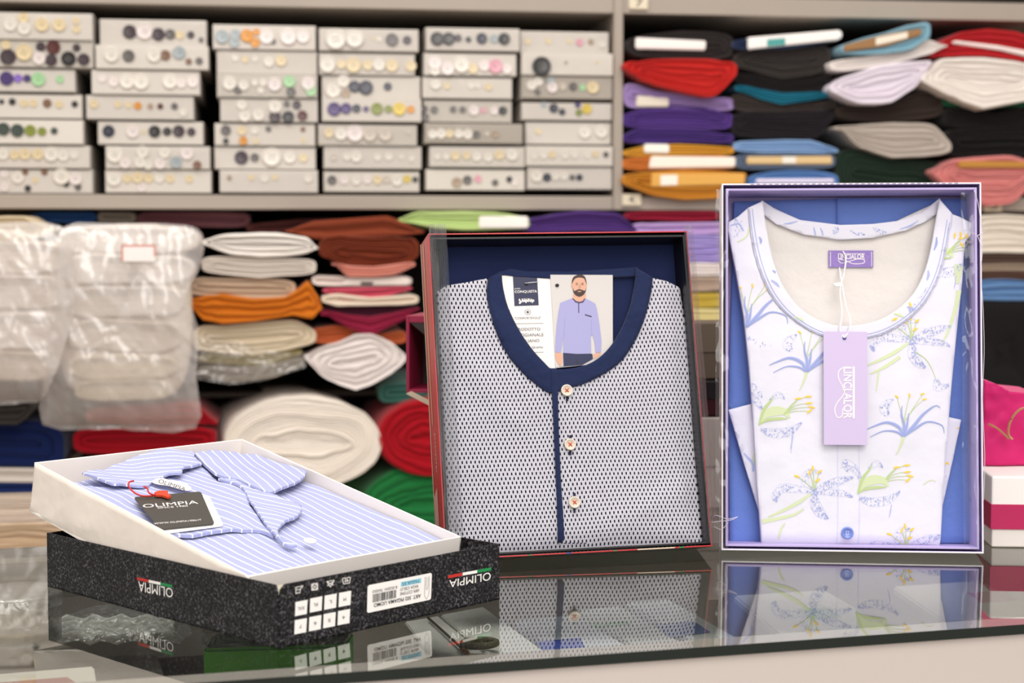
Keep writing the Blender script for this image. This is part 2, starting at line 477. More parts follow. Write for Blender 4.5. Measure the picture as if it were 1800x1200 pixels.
# brush & ring
t = thing('paint_brush', 'thin brown paintbrush under the glass, beside the pale grey envelope', 'brush', CF.m.copy())
a = CF.on(752, 1085, 2, -.056); b_ = CF.on(822, 1148, 2, -.056); d_ = (b_ - a)
link('handle', tube([a, a + d_ * .5, a + d_ * .86], .0013), mat('brush_wood', '#4a3a2c', .4), t, True)
link('bristles', tube([a + d_ * .86, a + d_ * .93, b_], .0024), mat('bristle_brown', '#9a7350', .8), t, True)
c = CF.on(843, 1130, 2, -.052)
bm = bmesh.new(); tube([c + V((.016 * cos(k / 20 * 2 * pi), .012 * sin(k / 20 * 2 * pi), 0)) for k in range(21)], .0035, 8, bm)
o = link('cord_ring', bm, mat('olive_cord', '#6e6a4c', .6), None, True); tag(o, 'small olive and white cord ring under the glass beside the brush tip', 'ring', None, CF.m.copy())
packs = [('white packet with a blue band under the glass, in front of the patterned shirt', ((905, 1090), (1010, 1080), (1130, 1150), (990, 1162)), -.08, '#e4e8f0', '#4a5fc0', ((940, 1128), (1020, 1121), (1030, 1142), (960, 1150))),
         ('pale packet with a green line under the glass, second from the blue banded one', ((1010, 1072), (1090, 1064), (1215, 1138), (1130, 1146)), -.085, '#eceeea', '#7cc474', ((1035, 1098), (1100, 1092), (1108, 1097), (1042, 1104))),
         ('pale packet with navy patch under the glass, left of the lavender box reflection', ((1100, 1058), (1175, 1052), (1300, 1122), (1220, 1132)), -.085, '#e6e9ec', '#6a82c0', ((1150, 1098), (1220, 1092), (1250, 1112), (1175, 1120))),
         ('cream packet with a green patch under the glass, in front of the lavender box', ((1290, 1046), (1450, 1036), (1560, 1100), (1370, 1115)), -.085, '#eeebe2', '#b4d6b0', ((1400, 1070), (1450, 1066), (1480, 1085), (1425, 1090))),
         ('cream packet with a pink patch under the glass at the far right', ((1570, 1030), (1720, 1020), (1850, 1078), (1660, 1092)), -.085, '#ebe5da', '#d89a94', ((1700, 1042), (1760, 1038), (1790, 1055), (1725, 1060)))]
for lab, pts, z_, col, col2, pt2 in packs:
    o, c = flatitem('flat_packet', lab, 'packet', pts, z_, .01, mat('packet_' + col[1:], col, .5), .002)
    b = bmesh.new(); put_poly(b, [CF.on(x, y, 2, z_) - c for x, y in pt2], (0, 0, .0004)); link('printed_band', b, mat('band_' + col2[1:], col2, .5), o)

# ================================================================ button sample boxes
BOXM = [mat('button_box_%d' % i, c, .75, .2, bump=(35, .06), vary=.03) for i, c in enumerate(('#c9c2ba', '#cfc8bf', '#bfb8af', '#aaa298'))]
WRAP = film('box_cellophane', .0, '#ffffff', .14, (16, .6), .12, .28)
BC = {'w': '#dfd8cd', 'p': '#e2d6d2', 'c': '#dcc9a2', 'k': '#141213', 'g': '#5f5956', 'n': '#1d2036', 'u': '#45306c', 'v': '#8766bd', 'm': '#3d2d34', 'b': '#7c5a45',
      'r': '#521d18', 'o': '#d38c1e', 'y': '#d6bb4a', 'e': '#7d8630', 'l': '#a3cf9c', 't': '#3b463e', 's': '#9fa8ab', 'i': '#d89aa8', 'd': '#c8bcae', 'a': '#a58f78'}
_bm = {}


def button_mesh(code):
    if code not in _bm:
        bm = lathe([(.001, -.0), (1, 0), (1, .22), (.93, .30), (.82, .30), (.72, .2), (.001, .18)], 20)
        for sx in (-1, 1):
            for sy in (-1, 1): merge(bm, lathe([(.09, .17), (.09, .23), (.001, .23)], 6), lambda c, sx=sx, sy=sy: c + V((sx * .2, sy * .2, 0)), 1)
        for f in bm.faces: f.smooth = False
        for v in bm.verts: v.co = V((v.co.x, -v.co.z, v.co.y))
        col = BC[code]; dk = '#3a332c' if code not in 'kn' else '#8a857c'
        o = link('button', bm, [mat('button_' + code, col, .22, .6), mat('thread_' + dk[1:], dk, .8)])
        _bm[code] = o.data; C.objects.unlink(o); bpy.data.objects.remove(o)
    return _bm[code]


c1 = lambda x, y: (x / 3, y / 3)
c2 = lambda x, y: (550 + x / 3, y / 3)
ROWN = ['on top of', 'second down in', 'third down in', 'fourth down in', 'fifth down in', 'sixth down in', 'at the bottom of']
COLN = ['far left stack', 'second stack from left', 'third stack from left', 'fourth stack from left', 'fifth stack from left', 'stack beside upright']
# per column: crop, then boxes (x0, x1, y0, y1, shade, look, 'x,y,r,code ...') in crop units
COLS = [
 (c1, [(-90, 485, 68, 205, 0, 'gold and cream buttons', '55,130,30,w 125,95,24,c 128,150,30,w 222,130,32,c 312,132,30,c 402,110,16,c 405,155,18,c'),
       (-90, 488, 210, 350, 2, 'many brown and black buttons', '30,235,22,c 40,298,36,m 125,275,38,c 213,245,22,m 280,248,32,r 205,305,30,p 268,315,28,m 360,308,34,k 402,250,18,m 440,312,28,m'),
       (-90, 390, 360, 478, 0, 'purple and green buttons', '30,410,32,u 90,410,20,v 138,410,18,u 198,415,32,l 312,415,18,l'),
       (-90, 425, 492, 618, 1, 'small dark and tan buttons', '0,532,12,k 57,532,16,k 118,540,18,c 168,540,18,c 242,540,20,b 305,545,18,c 388,545,15,k'),
       (-90, 437, 630, 758, 1, 'dark green graded buttons', '18,680,30,t 92,688,30,t 160,688,26,e 222,693,20,e 286,690,16,t'),
       (-90, 470, 765, 885, 0, 'cream ring buttons', '14,812,26,w 74,815,22,c 130,812,26,c 197,812,26,c 268,812,34,w 332,820,26,w 388,815,20,w'),
       (-90, 482, 890, 1018, 0, 'scattered pearl and brown buttons', '18,915,18,p 90,935,28,w 128,905,14,b 180,948,14,c 230,905,15,b 142,992,15,k 18,985,20,p 320,925,38,w 395,940,30,p 345,970,14,k 408,985,16,g')]),
 (c1, [(522, 1085, 98, 235, 0, 'brown and beige graded buttons', '680,162,32,m 758,160,38,p 832,175,30,m 895,175,24,g 945,178,20,c 1003,178,17,m 1058,205,12,g'),
       (505, 1098, 240, 362, 1, 'white and grey oval buttons', '588,290,34,w 678,295,28,g 812,292,32,w 872,292,24,b 945,278,30,s 995,325,15,b 1050,322,17,g'),
       (482, 1052, 370, 495, 0, 'large pearl white buttons', '538,412,18,p 598,430,22,p 668,428,34,w 742,430,36,w 895,428,34,w 955,438,22,p 1015,430,26,p'),
       (452, 1018, 500, 625, 0, 'small amber and dark buttons', '492,545,20,c 620,548,16,c 675,550,16,c 724,555,18,o 790,558,14,a 843,558,14,r 918,558,16,g 965,590,18,w'),
       (512, 1068, 636, 758, 1, 'navy and dark coat buttons', '568,688,28,n 695,690,30,p 755,692,10,c 812,690,28,k 878,690,20,k 940,688,28,m 1006,692,20,m'),
       (558, 1105, 770, 890, 0, 'two rows of pearly buttons', '605,815,38,w 660,858,26,p 752,800,28,w 738,855,26,w 782,875,20,w 868,805,26,w 845,862,26,p 985,808,30,p 928,855,28,s 1040,870,20,b'),
       (555, 1112, 893, 1016, 1, 'a row of cream buttons', '600,942,34,w 670,940,20,c 725,935,26,c 782,938,22,c 840,938,22,w 895,940,20,c 998,942,18,c 745,990,20,p')]),
 (c1, [(1122, 1665, 128, 255, 0, 'orange and pale blue buttons', '1170,190,32,s 1240,178,24,s 1235,220,24,s 1302,185,30,o 1352,165,16,o 1345,222,22,o 1405,190,34,p 1440,215,14,g 1520,190,38,p 1598,190,30,p'),
       (1142, 1672, 262, 385, 0, 'a few pale pearl buttons', '1240,300,16,w 1292,308,16,c 1345,305,14,w 1418,320,24,w 1482,315,26,c'),
       (1145, 1672, 392, 512, 2, 'iridescent shell buttons', '1210,440,32,w 1255,475,18,g 1285,450,24,w 1345,435,16,w 1388,435,18,w 1375,475,16,w 1448,445,32,p 1525,430,28,l 1535,485,22,g 1625,440,32,p 1640,480,24,l'),
       (1162, 1675, 518, 640, 0, 'black and pearl paired buttons', '1275,550,24,w 1290,610,28,w 1362,605,28,w 1450,560,32,w 1512,548,15,g 1565,552,20,m 1450,615,28,m 1520,615,28,k 1595,608,24,r'),
       (1132, 1662, 648, 765, 1, 'tiny amber and grey buttons', '1190,685,24,g 1275,685,22,c 1345,685,18,w 1415,678,14,g 1190,742,14,k 1282,740,20,o 1350,742,14,c 1598,680,12,b 1598,738,12,c'),
       (1130, 1665, 770, 890, 0, 'two dark, one cream button', '1272,828,32,m 1343,828,20,g 1432,825,44,w 1528,828,28,w 1600,830,20,c'),
       (1160, 1675, 895, 1015, 0, 'five small scattered buttons', '1210,938,12,a 1325,935,14,c 1395,940,18,w 1450,935,14,c 1625,942,18,w')]),
 (c2, [(35, 558, 150, 265, 0, 'two big white buttons', '120,205,48,w 220,203,42,w 322,200,8,c 350,205,12,w 418,208,30,g 498,210,20,m'),
       (35, 540, 278, 390, 0, 'gold rimmed cream buttons', '78,338,38,w 150,335,22,c 215,340,36,c 290,340,24,c 350,338,30,w 418,342,30,c 520,345,26,c'),
       (50, 570, 396, 515, 1, 'navy and cream coat buttons', '108,472,36,w 162,422,30,w 175,490,22,a 222,452,28,n 282,458,34,n 398,452,19,n'),
       (50, 572, 518, 640, 0, 'purple and gold buttons', '112,575,32,u 175,572,26,u 230,572,20,n 280,575,14,u 338,573,28,e 398,575,18,e 455,575,30,y 516,577,18,o'),
       (30, 550, 655, 765, 2, 'pale taupe buttons', '85,700,22,c 148,705,30,w 222,702,40,p 300,710,32,d 382,708,32,d 505,695,12,d'),
       (60, 575, 768, 888, 0, 'small white pearl buttons', '110,828,16,d 180,825,18,w 230,825,26,w 343,828,16,w 402,825,18,w 470,825,12,w 523,835,14,w'),
       (60, 565, 900, 1010, 1, 'beige and cream mixed buttons', '102,948,22,g 168,948,20,p 230,950,22,w 290,945,20,p 343,945,22,c 392,945,18,d 446,950,26,w 500,942,18,y 543,945,14,k')]),
 (c2, [(598, 1090, 148, 265, 0, 'black and navy coat buttons', '655,205,32,k 715,205,30,k 765,200,18,m 820,208,14,k 890,203,26,n 955,205,20,s 1008,205,28,k'),
       (588, 1075, 280, 395, 0, 'large blush shell buttons', '645,330,32,p 645,370,24,w 712,360,32,p 785,340,38,w 845,360,24,c 905,345,26,p 965,348,34,i 1025,362,24,p'),
       (582, 1055, 405, 515, 1, 'five faint white buttons', '650,440,26,w 710,450,16,c 838,448,16,w 872,448,14,w 930,455,18,c'),
       (590, 1055, 525, 640, 2, 'small dark and pink buttons', '592,570,16,m 598,615,18,g 645,575,18,g 745,573,16,g 795,575,16,g 855,578,24,p 905,578,14,i 962,580,20,p 1008,580,20,k'),
       (592, 1105, 650, 755, 3, 'cream and grey shirt buttons', '630,708,22,w 675,705,24,w 720,705,20,c 768,705,22,w 816,708,24,w 862,710,18,g 918,705,12,d 962,708,18,a'),
       (618, 1120, 770, 880, 0, 'frosted clear buttons', '658,825,14,w 705,825,16,w 752,820,22,c 812,818,20,c 865,825,22,w 925,828,22,w 985,815,24,c 1052,815,28,w'),
       (600, 1122, 890, 1003, 1, 'grey and pink ringed buttons', '762,960,24,a 818,948,22,g 874,942,18,i 965,962,16,g 1040,945,15,k 1068,962,16,p')]),
 (c2, [(1102, 1570, 160, 275, 0, 'tiny pastel buttons', '1140,215,14,c 1250,212,14,c 1360,212,12,c 1415,218,18,i 1475,215,14,a 1535,230,16,w'),
       (1102, 1595, 280, 395, 1, 'one large dark brown button', '1205,350,46,k 1335,330,8,a 1498,328,8,c'),
       (1105, 1592, 400, 518, 3, 'brass and grey mixed buttons', '1155,448,24,w 1192,428,22,w 1188,485,14,g 1255,425,20,s 1265,460,26,p 1320,455,18,d 1375,455,20,g 1425,460,16,l 1478,460,30,c'),
       (1108, 1610, 538, 630, 0, 'blue and gold buttons', '1222,540,14,s 1275,568,22,n 1320,588,16,n 1402,545,14,u 1408,592,16,e 1450,572,24,y'),
       (1130, 1620, 640, 758, 0, 'two clear white buttons', '1195,690,14,c 1442,695,30,w 1530,692,30,w'),
       (1125, 1598, 768, 875, 1, 'small ivory buttons', '1168,825,14,w 1215,818,18,w 1262,815,18,c 1328,818,18,w 1378,815,18,w 1445,818,16,w 1490,812,16,c 1545,815,14,g'),
       (1135, 1618, 878, 998, 0, 'navy and white graded buttons', '1182,928,28,w 1237,935,20,n 1280,928,20,w 1325,928,20,w 1370,935,14,g 1408,935,16,n')])]
for ci, (cf, boxes) in enumerate(COLS):
    for ri, (x0, x1, y0, y1, sh_, look, btn) in enumerate(boxes):
        lab = 'button box with %s, %s %s' % (look, ROWN[ri], COLN[ci])
        a = shp(*cf(x0, y1)); b_ = shp(*cf(x1, y0)); cx, cz = (a[0] + b_[0]) / 2, a[1]
        bx1 = min(b_[0], ux0 - .002) if ci == 5 else b_[0]; cx = (a[0] + bx1) / 2
        ww, hh = bx1 - a[0], b_[1] - a[1] - .0005
        vj = .006 * ((ci * 3 + ri * 5) % 4)
        t = thing('button_box', lab, 'box', SH.m @ Matrix.Translation((cx, vj, cz)), 'button sample boxes on the shelf')
        m_ = BOXM[sh_]
        tilt = .0
        # drawer front with a low rim, sleeve behind it
        bm = box_bm(-ww / 2, ww / 2, 0, .012, .0006, hh - .0012, .0012)
        box_bm(-ww / 2 + .0015, ww / 2 - .0015, .012, .30, .0016, hh - .003, .0006, bm)
        link('drawer', bm, m_, t)
        bm = bmesh.new()
        for x_a, x_b, z_a, z_b in ((-ww / 2 - .0006, -ww / 2 + .001, .0004, hh), (ww / 2 - .001, ww / 2 + .0006, .0004, hh), (-ww / 2, ww / 2, hh - .0016, hh - .0002), (-ww / 2, ww / 2, .0, .0012)):
            box_bm(x_a, x_b, .014, .302, z_a, z_b, 0, bm)
        link('sleeve', bm, BOXM[(sh_ + 2) % 4], t)
        for e in btn.split():
            X, Y, R, K = e.split(','); X, Y, R = float(X), float(Y), float(R)
            p = shp(*cf(X, Y)); rr = R / 3 / F_PX * 3.1 * 1.1
            o = bpy.data.objects.new('button', button_mesh(K)); C.objects.link(o); o.parent = t
            o.location = (p[0] - cx, -.0005, min(max(p[1] - cz, rr * .9), hh - rr * .9)); o.scale = (rr, rr, rr)
            o.rotation_euler = (0, random.random() * 3, 0)
        seed = ci * 10 + ri
        if (ci * 7 + ri) % 5 != 4:
            s_ = sheet([(-ww / 2 + .001, .002), (ww / 2 - .001, .002), (ww / 2 - .001, hh - .002), (-ww / 2 + .001, hh - .002)], .009,
                       lambda a, b: .0065 + .0028 * noise.noise(V((a * 22 + seed, b * 45, seed * 1.7))) + .0015 * noise.noise(V((a * 70, b * 90, seed))),
                       lambda a, b, c: V((a, -c, b)))
            link('cellophane', s_, WRAP, t)

# ================================================================ fabric on the shelves
def interp(pts, x):
    pts = sorted(pts)
    if x <= pts[0][0]: return pts[0][1]
    for (x0, y0), (x1, y1) in zip(pts, pts[1:]):
        if x <= x1:
            t = (x - x0) / (x1 - x0); return y0 + (y1 - y0) * (t * t * (3 - 2 * t) * .5 + t * .5)
    return pts[-1][1]


def bolt(label, cf, tops, bots, col, board=None, bcol='#e8dfd0', layers=3, v=0.0, depth=.42, ex=.36, name='folded_fabric', cat='fabric', group=None,
         seed=None, wob=.0012, groove=.007, bmark=None, skew=0.0, core='cardboard_core', parts=None, fmat=None, qs=1.15):
    """folded or wound cloth seen end-on: outline between the curves tops and bots, layered inwards, running back into the shelf"""
    T = [shp(*cf(*p), v) for p in tops]; B = [shp(*cf(*p), v) for p in bots]
    xl, xr = min(T[0][0], B[0][0]), max(T[-1][0], B[-1][0]); xc, hw = (xl + xr) / 2, (xr - xl) / 2
    zm = (interp(T, xc) + interp(B, xc)) / 2
    hh = max(.004, (interp(T, xc) - interp(B, xc)) / 2)
    sd = seed if seed is not None else (len(label) * 3.1 + tops[0][0] * .37)
    base = SH.m @ Matrix.Translation((xc, v, zm))
    t = thing(name, label, cat, base, group)
    N = 56
    def pt(q, th, y):
        c, s_ = cos(th), sin(th)
        sx = (1 if c >= 0 else -1) * abs(c) ** ex; sz = (1 if s_ >= 0 else -1) * abs(s_) ** (.5 if ex < .5 else (.75 if ex < .9 else 1))
        q = q if q > .97 else min(.97, max(.01, q + .11 * noise.noise(V((c * 1.6 + sd, s_ * 1.3, q * 3.0)))))
        qx = 1 - (1 - q) * min(1, hh / hw * qs)
        x = sx * qx * hw
        zt, zb_ = interp(T, xc + x), interp(B, xc + x); m_, d_ = (zt + zb_) / 2, (zt - zb_) / 2
        z = m_ + d_ * q * sz - zm
        nz = noise.noise(V((x * 14 + sd, z * 26, y * 4 + sd)))
        n2 = noise.noise(V((x * 50 + sd, z * 70, y * 9)))
        return V((x + skew * max(y, 0), y, z + wob * (nz * 1.6 + n2) * (1.0 if q < .98 else .8)))
    loops = [(1, depth), (1, depth * .5), (1, depth * .15), (1, .006), (.985, .001)]
    q = 1.0
    for k in range(layers):
        st = .93 / layers; jit = .0045 * noise.noise(V((sd, k * 3.3, 1)))
        loops += [(q - .25 * st - .008, jit), (q - .72 * st, jit + .0005), (q - .84 * st, groove + jit), (q - .97 * st, groove * .9)]
        q -= st
    loops += [(.05, .004), (.01, .004)]
    bm = bmesh.new(); R = []
    for q_, y_ in loops: R.append([bm.verts.new(pt(max(q_, .01), 2 * pi * k / N, y_)) for k in range(N)])
    for a_, b_ in zip(R, R[1:]):
        for k in range(N): bm.faces.new([a_[k], a_[(k + 1) % N], b_[(k + 1) % N], b_[k]])
    bm.faces.new(R[-1]); bm.faces.new(R[0][::-1])
    link('fabric', bm, fmat or cloth_mat(col), t, True)
    if board:
        bs = [shp(*cf(*p), v) for p in board]
        bm = bmesh.new(); prism(bm, [V((x - xc, -.004, z - zm)) for x, z in bs], V((skew * depth * .8, depth * .8, 0)))
        bmesh.ops.recalc_face_normals(bm, faces=bm.faces); bmesh.ops.bevel(bm, geom=bm.edges[:], offset=.0022, segments=2, affect='EDGES')
        br = link(core, bm, mat('board_' + bcol.lstrip('#'), bcol, .7, vary=.05), t)
        if bmark:
            b2 = bmesh.new()
            for q_ in bmark:
                qs = [shp(*cf(*p), v) for p in q_[1:]]
                put_poly(b2, [V((x - xc, -.0045, z - zm)) for x, z in qs], (0, 0, 0))
            link('printed_mark', b2, mat('mark_' + bmark[0][0].lstrip('#'), bmark[0][0], .6), br)
    return t


def Q(x0, x1, y0, y1): return [(x0, y1), (x1, y1), (x1, y0), (x0, y0)]


k3 = crop(1080, 0, 2.5); k5 = crop(320, 350, 2.1826); k4 = crop(0, 350, 2.1826); k1 = lambda x, y: (x, y)
G1, G2, G3, G4 = 'folded fabrics beside the upright', 'folded fabrics in the second pile right of the upright', 'folded fabrics in the third pile right of the upright', 'folded fabrics in the far right pile'
# first pile right of the upright
bolt('black folded fabric around a white board, top of the pile beside the upright', k3, [(75, 155), (300, 135), (520, 140)], [(60, 245), (300, 262), (525, 262)], '#2b2626', [(92, 215), (398, 222), (402, 180), (92, 165)], '#ece6e2', group=G1)
bolt('bright red crumpled fabric with a drooping front, under the black one', k3, [(42, 262), (180, 262), (320, 256), (530, 265)], [(42, 300), (130, 355), (280, 405), (430, 432), (542, 350)], '#b5231f', layers=3, wob=.004, v=-.03, group=G1)
bolt('lilac folded fabric with a cream board end, below the red one', k3, [(42, 350), (200, 400), (380, 430), (527, 425)], [(42, 480), (200, 468), (525, 492)], '#a58cc0', [(95, 470), (238, 470), (238, 428), (95, 420)], '#ddd2c4', group=G1)
bolt('deep purple folded fabric, upper one of the two purple ones', k3, [(35, 492), (200, 462), (360, 470), (520, 490)], [(35, 560), (200, 570), (522, 575)], '#50367c', group=G1, wob=.003)
bolt('deep purple folded fabric, lower one, resting on the yellow one', k3, [(35, 590), (110, 565), (522, 578)], [(35, 635), (300, 628), (525, 632)], '#463072', layers=2, group=G1, wob=.003)
bolt('yellow folded fabric with a white board end beneath the purple ones', k3, [(38, 655), (200, 632), (525, 642)], [(38, 688), (300, 680), (527, 680)], '#d39a38', [(130, 672), (240, 674), (240, 634), (130, 632)], '#f0ece2', layers=2, group=G1)
bolt('orange folded fabric with a long white paper strip on its end', k3, [(36, 690), (300, 682), (545, 684)], [(34, 748), (300, 746), (547, 745)], '#d07e3c', [(150, 740), (525, 735), (540, 712), (528, 690), (160, 686)], '#efe6da', group=G1)
bolt('ochre folded fabric bulging downwards, lowest beside the upright', k3, [(36, 758), (300, 748), (582, 752)], [(60, 822), (200, 865), (330, 882), (470, 870), (582, 790)], '#bd7d2a', [(160, 822), (572, 812), (572, 762), (162, 760)], '#dba552', v=-.02, bmark=[('#efe8dc', (200, 815), (275, 812), (275, 768), (200, 770))], group=G1)
# second pile
bolt('navy edged fabric with a long white printed board, top of second pile', k3, [(522, 170), (760, 160), (1000, 135)], [(522, 222), (760, 212), (1000, 180)], '#27324f', [(585, 218), (985, 176), (1002, 155), (990, 132), (585, 165)], '#efeae6', layers=2, v=-.015, bmark=[('#4a9a96', (668, 205), (748, 198), (748, 168), (668, 174))], group=G2)
bolt('charcoal folded fabric drooping under the white printed board', k3, [(525, 225), (760, 215), (955, 190)], [(545, 300), (750, 345), (945, 318)], '#35302e', group=G2, wob=.003)
bolt('black folded fabric resting on the teal one', k3, [(530, 315), (750, 350), (960, 325)], [(545, 370), (720, 408), (942, 400)], '#1d191a', layers=2, group=G2)
bolt('teal folded fabric, thin and sagging between two black ones', k3, [(532, 368), (720, 408), (938, 400)], [(560, 405), (720, 458), (942, 430)], '#1c7189', layers=2, v=-.008, group=G2)
bolt('dark grey thin folded fabric under the teal one', k3, [(530, 400), (720, 460), (965, 440)], [(520, 490), (740, 492), (975, 480)], '#3c3532', layers=2, group=G2)
bolt('thick black folded fabric resting on the light blue one', k3, [(515, 488), (740, 490), (962, 480)], [(518, 600), (880, 612), (965, 545)], '#231f24', layers=4, group=G2, wob=.003)
bolt('light sky blue folded fabric in the second pile', k3, [(525, 618), (850, 612), (985, 650)], [(525, 668), (850, 672), (985, 672)], '#86a6cf', layers=2, group=G2)
bolt('grey blue folded fabric around a tan board', k3, [(530, 676), (972, 672)], [(540, 745), (972, 742)], '#5f6e84', [(580, 722), (955, 722), (955, 686), (580, 688)], '#d7b988', v=-.004, bmark=[('#e8e2d6', (735, 718), (795, 718), (795, 688), (735, 688))], group=G2)
bolt('cornflower blue folded fabric half hidden by the lavender box top', k3, [(588, 765), (760, 744), (982, 755)], [(592, 852), (985, 852)], '#5a80b8', [(620, 805), (965, 803), (965, 785), (620, 786)], '#e6ddf0', group=G2)
# third pile
bolt('light blue edged fabric tilted upwards around a brown board', k3, [(1000, 190), (1150, 155), (1300, 105), (1392, 85)], [(998, 238), (1150, 240), (1290, 225), (1370, 185)], '#7ba3b4', [(1005, 228), (1190, 205), (1345, 155), (1352, 125), (1190, 150), (1008, 198)], '#96714a', v=-.045, bmark=[('#e6dccb', (1145, 200), (1285, 168), (1285, 140), (1145, 168))], layers=2, group=G3)
bolt('white fabric with a long pointed corner under the light blue one', k3, [(950, 262), (1150, 245), (1370, 170), (1462, 196)], [(955, 318), (1150, 300), (1385, 240), (1465, 205)], '#e6ddd8', layers=2, v=-.03, group=G3)
bolt('lilac white thick padded fabric tilted in the third pile', k3, [(948, 352), (1040, 322), (1200, 280), (1380, 250)], [(950, 425), (1080, 460), (1200, 455), (1320, 400), (1396, 295)], '#ddd3de', layers=3, v=-.04, ex=.7, group=G3)
bolt('dark brown folded fabric below the padded lilac white one', k3, [(975, 462), (1200, 462), (1350, 405), (1445, 395)], [(985, 520), (1200, 535), (1445, 520)], '#3a2f2a', layers=3, group=G3)
bolt('light grey fabric rolled open towards the right in the third pile', k3, [(965, 548), (1200, 538), (1400, 540), (1485, 600)], [(1000, 575), (1080, 650), (1220, 692), (1480, 692)], '#b5aaa0', layers=3, v=-.02, ex=.55, group=G3)
bolt('very dark green folded fabric beneath the light grey one', k3, [(978, 640), (1080, 660), (1200, 700), (1445, 702)], [(990, 855), (1445, 855)], '#1f2f24', layers=5, group=G3)
# fourth pile
bolt('dark red folded fabric with a white strip, top of the far right pile', k3, [(1385, 240), (1460, 165), (1560, 128), (1700, 122), (1900, 175)], [(1385, 252), (1600, 242), (1900, 282)], '#a81c22', [(1478, 190), (1700, 222), (1870, 262), (1870, 235), (1680, 200), (1490, 178)], '#e8dcd8', v=-.02, layers=2, group=G4)
bolt('cream white thick fabric drooping to a point in the far right pile', k3, [(1370, 300), (1440, 252), (1600, 248), (1900, 285)], [(1345, 375), (1480, 425), (1620, 480), (1700, 470), (1900, 430)], '#e3dad2', layers=4, v=-.04, ex=.5, group=G4, wob=.003)
bolt('emerald green thin fabric showing under the cream white one', k3, [(1440, 415), (1560, 430), (1900, 440)], [(1440, 470), (1560, 468), (1900, 470)], '#175a3c', layers=1, group=G4)
bolt('black folded fabric, upper of the two black ones at far right', k3, [(1452, 472), (1700, 490), (1900, 455)], [(1460, 560), (1900, 555)], '#1b1818', layers=3, group=G4, wob=.003)
bolt('black folded fabric, lower of the two, above the pink one', k3, [(1458, 562), (1900, 557)], [(1485, 690), (1900, 684)], '#171415', layers=3, group=G4, wob=.003)
bolt('salmon pink fabric sagging in a wide bowl with an ochre board edge', k3, [(1420, 730), (1500, 690), (1700, 686), (1900, 700)], [(1395, 790), (1500, 850), (1620, 908), (1740, 900), (1900, 760)], '#cf7f7c', [(1508, 738), (1900, 738), (1900, 712), (1515, 706)], '#b9823a', layers=5, v=-.03, ex=.6, group=G4, wob=.003)

# second level, right of and behind the standing boxes
G5 = 'folded fabrics between and beside the standing boxes'
bolt('lime green folded fabric with a white board behind the patterned shirt box', k1, [(700, 385), (735, 372), (850, 371), (932, 380)], [(700, 392), (800, 404), (932, 404)], '#b9cf86', Q(842, 928, 380, 401), '#f1ebe4', v=-.03, group=G5, layers=2)
bolt('violet folded fabric beside the lime green one', k1, [(922, 384), (1020, 371), (1085, 374), (1118, 396)], [(925, 408), (1120, 408)], '#4b2f70', v=-.03, layers=2, group=G5)
bolt('dark crimson fabric right under the shelf label', k1, [(1098, 372), (1200, 371), (1265, 371)], [(1100, 386), (1215, 388), (1265, 388)], '#8a1a30', layers=1, v=0, group=G5)
bolt('smooth pale lilac fabric, highest between the two standing boxes', k1, [(1112, 392), (1290, 390)], [(1112, 412), (1290, 411)], '#b596cb', layers=1, v=-.02, group=G5)
bolt('lavender rumpled fabric between the two standing boxes', k1, [(1112, 413), (1290, 412)], [(1112, 461), (1290, 459)], '#a695d2', layers=4, v=-.02, group=G5, wob=.003)
bolt('white folded fabric under the lavender one between the boxes', k1, [(1112, 463), (1290, 461)], [(1112, 485), (1290, 484)], '#e9dfdc', layers=2, v=-.02, group=G5)
bolt('beige folded fabric above the yellow one between the boxes', k1, [(1112, 487), (1290, 486)], [(1112, 512), (1290, 511)], '#b9a392', layers=2, v=-.02, group=G5)
bolt('yellow folded fabric between the two standing boxes', k1, [(1112, 516), (1290, 514)], [(1112, 541), (1290, 540)], '#d2b850', layers=3, v=-.02, group=G5)
bolt('pale yellow folded fabric, lowest between the two standing boxes', k1, [(1112, 543), (1290, 542)], [(1112, 600), (1290, 600)], '#dccd92', layers=3, v=-.02, group=G5)
G6 = 'folded fabrics right of the lavender box'
bolt('ivory folded fabric with soft layers, highest right of the lavender box', k1, [(1690, 382), (1760, 376), (1840, 382)], [(1690, 445), (1760, 444), (1840, 446)], '#ded3c6', layers=3, v=-.02, group=G6)
bolt('dark brown folded fabric under the ivory one right of the lavender box', k1, [(1690, 447), (1840, 448)], [(1690, 461), (1840, 462)], '#56423a', layers=1, v=-.02, group=G6)
bolt('beige folded fabric between two brown ones right of the lavender box', k1, [(1690, 463), (1840, 464)], [(1690, 475), (1840, 476)], '#a08d7c', layers=1, v=-.02, group=G6)
bolt('brown thin folded fabric on top of the denim blue one', k1, [(1690, 477), (1840, 478)], [(1690, 489), (1840, 491)], '#5c4238', layers=1, v=-.02, group=G6)
bolt('denim blue folded fabric right of the lavender box', k1, [(1690, 496), (1765, 490), (1840, 496)], [(1690, 527), (1840, 528)], '#6286b4', layers=2, v=-.02, group=G6, wob=.003)
bolt('large black folded fabric right of the lavender box', k1, [(1690, 530), (1840, 531)], [(1690, 715), (1840, 715)], '#171516', layers=1, v=-.02, group=G6)

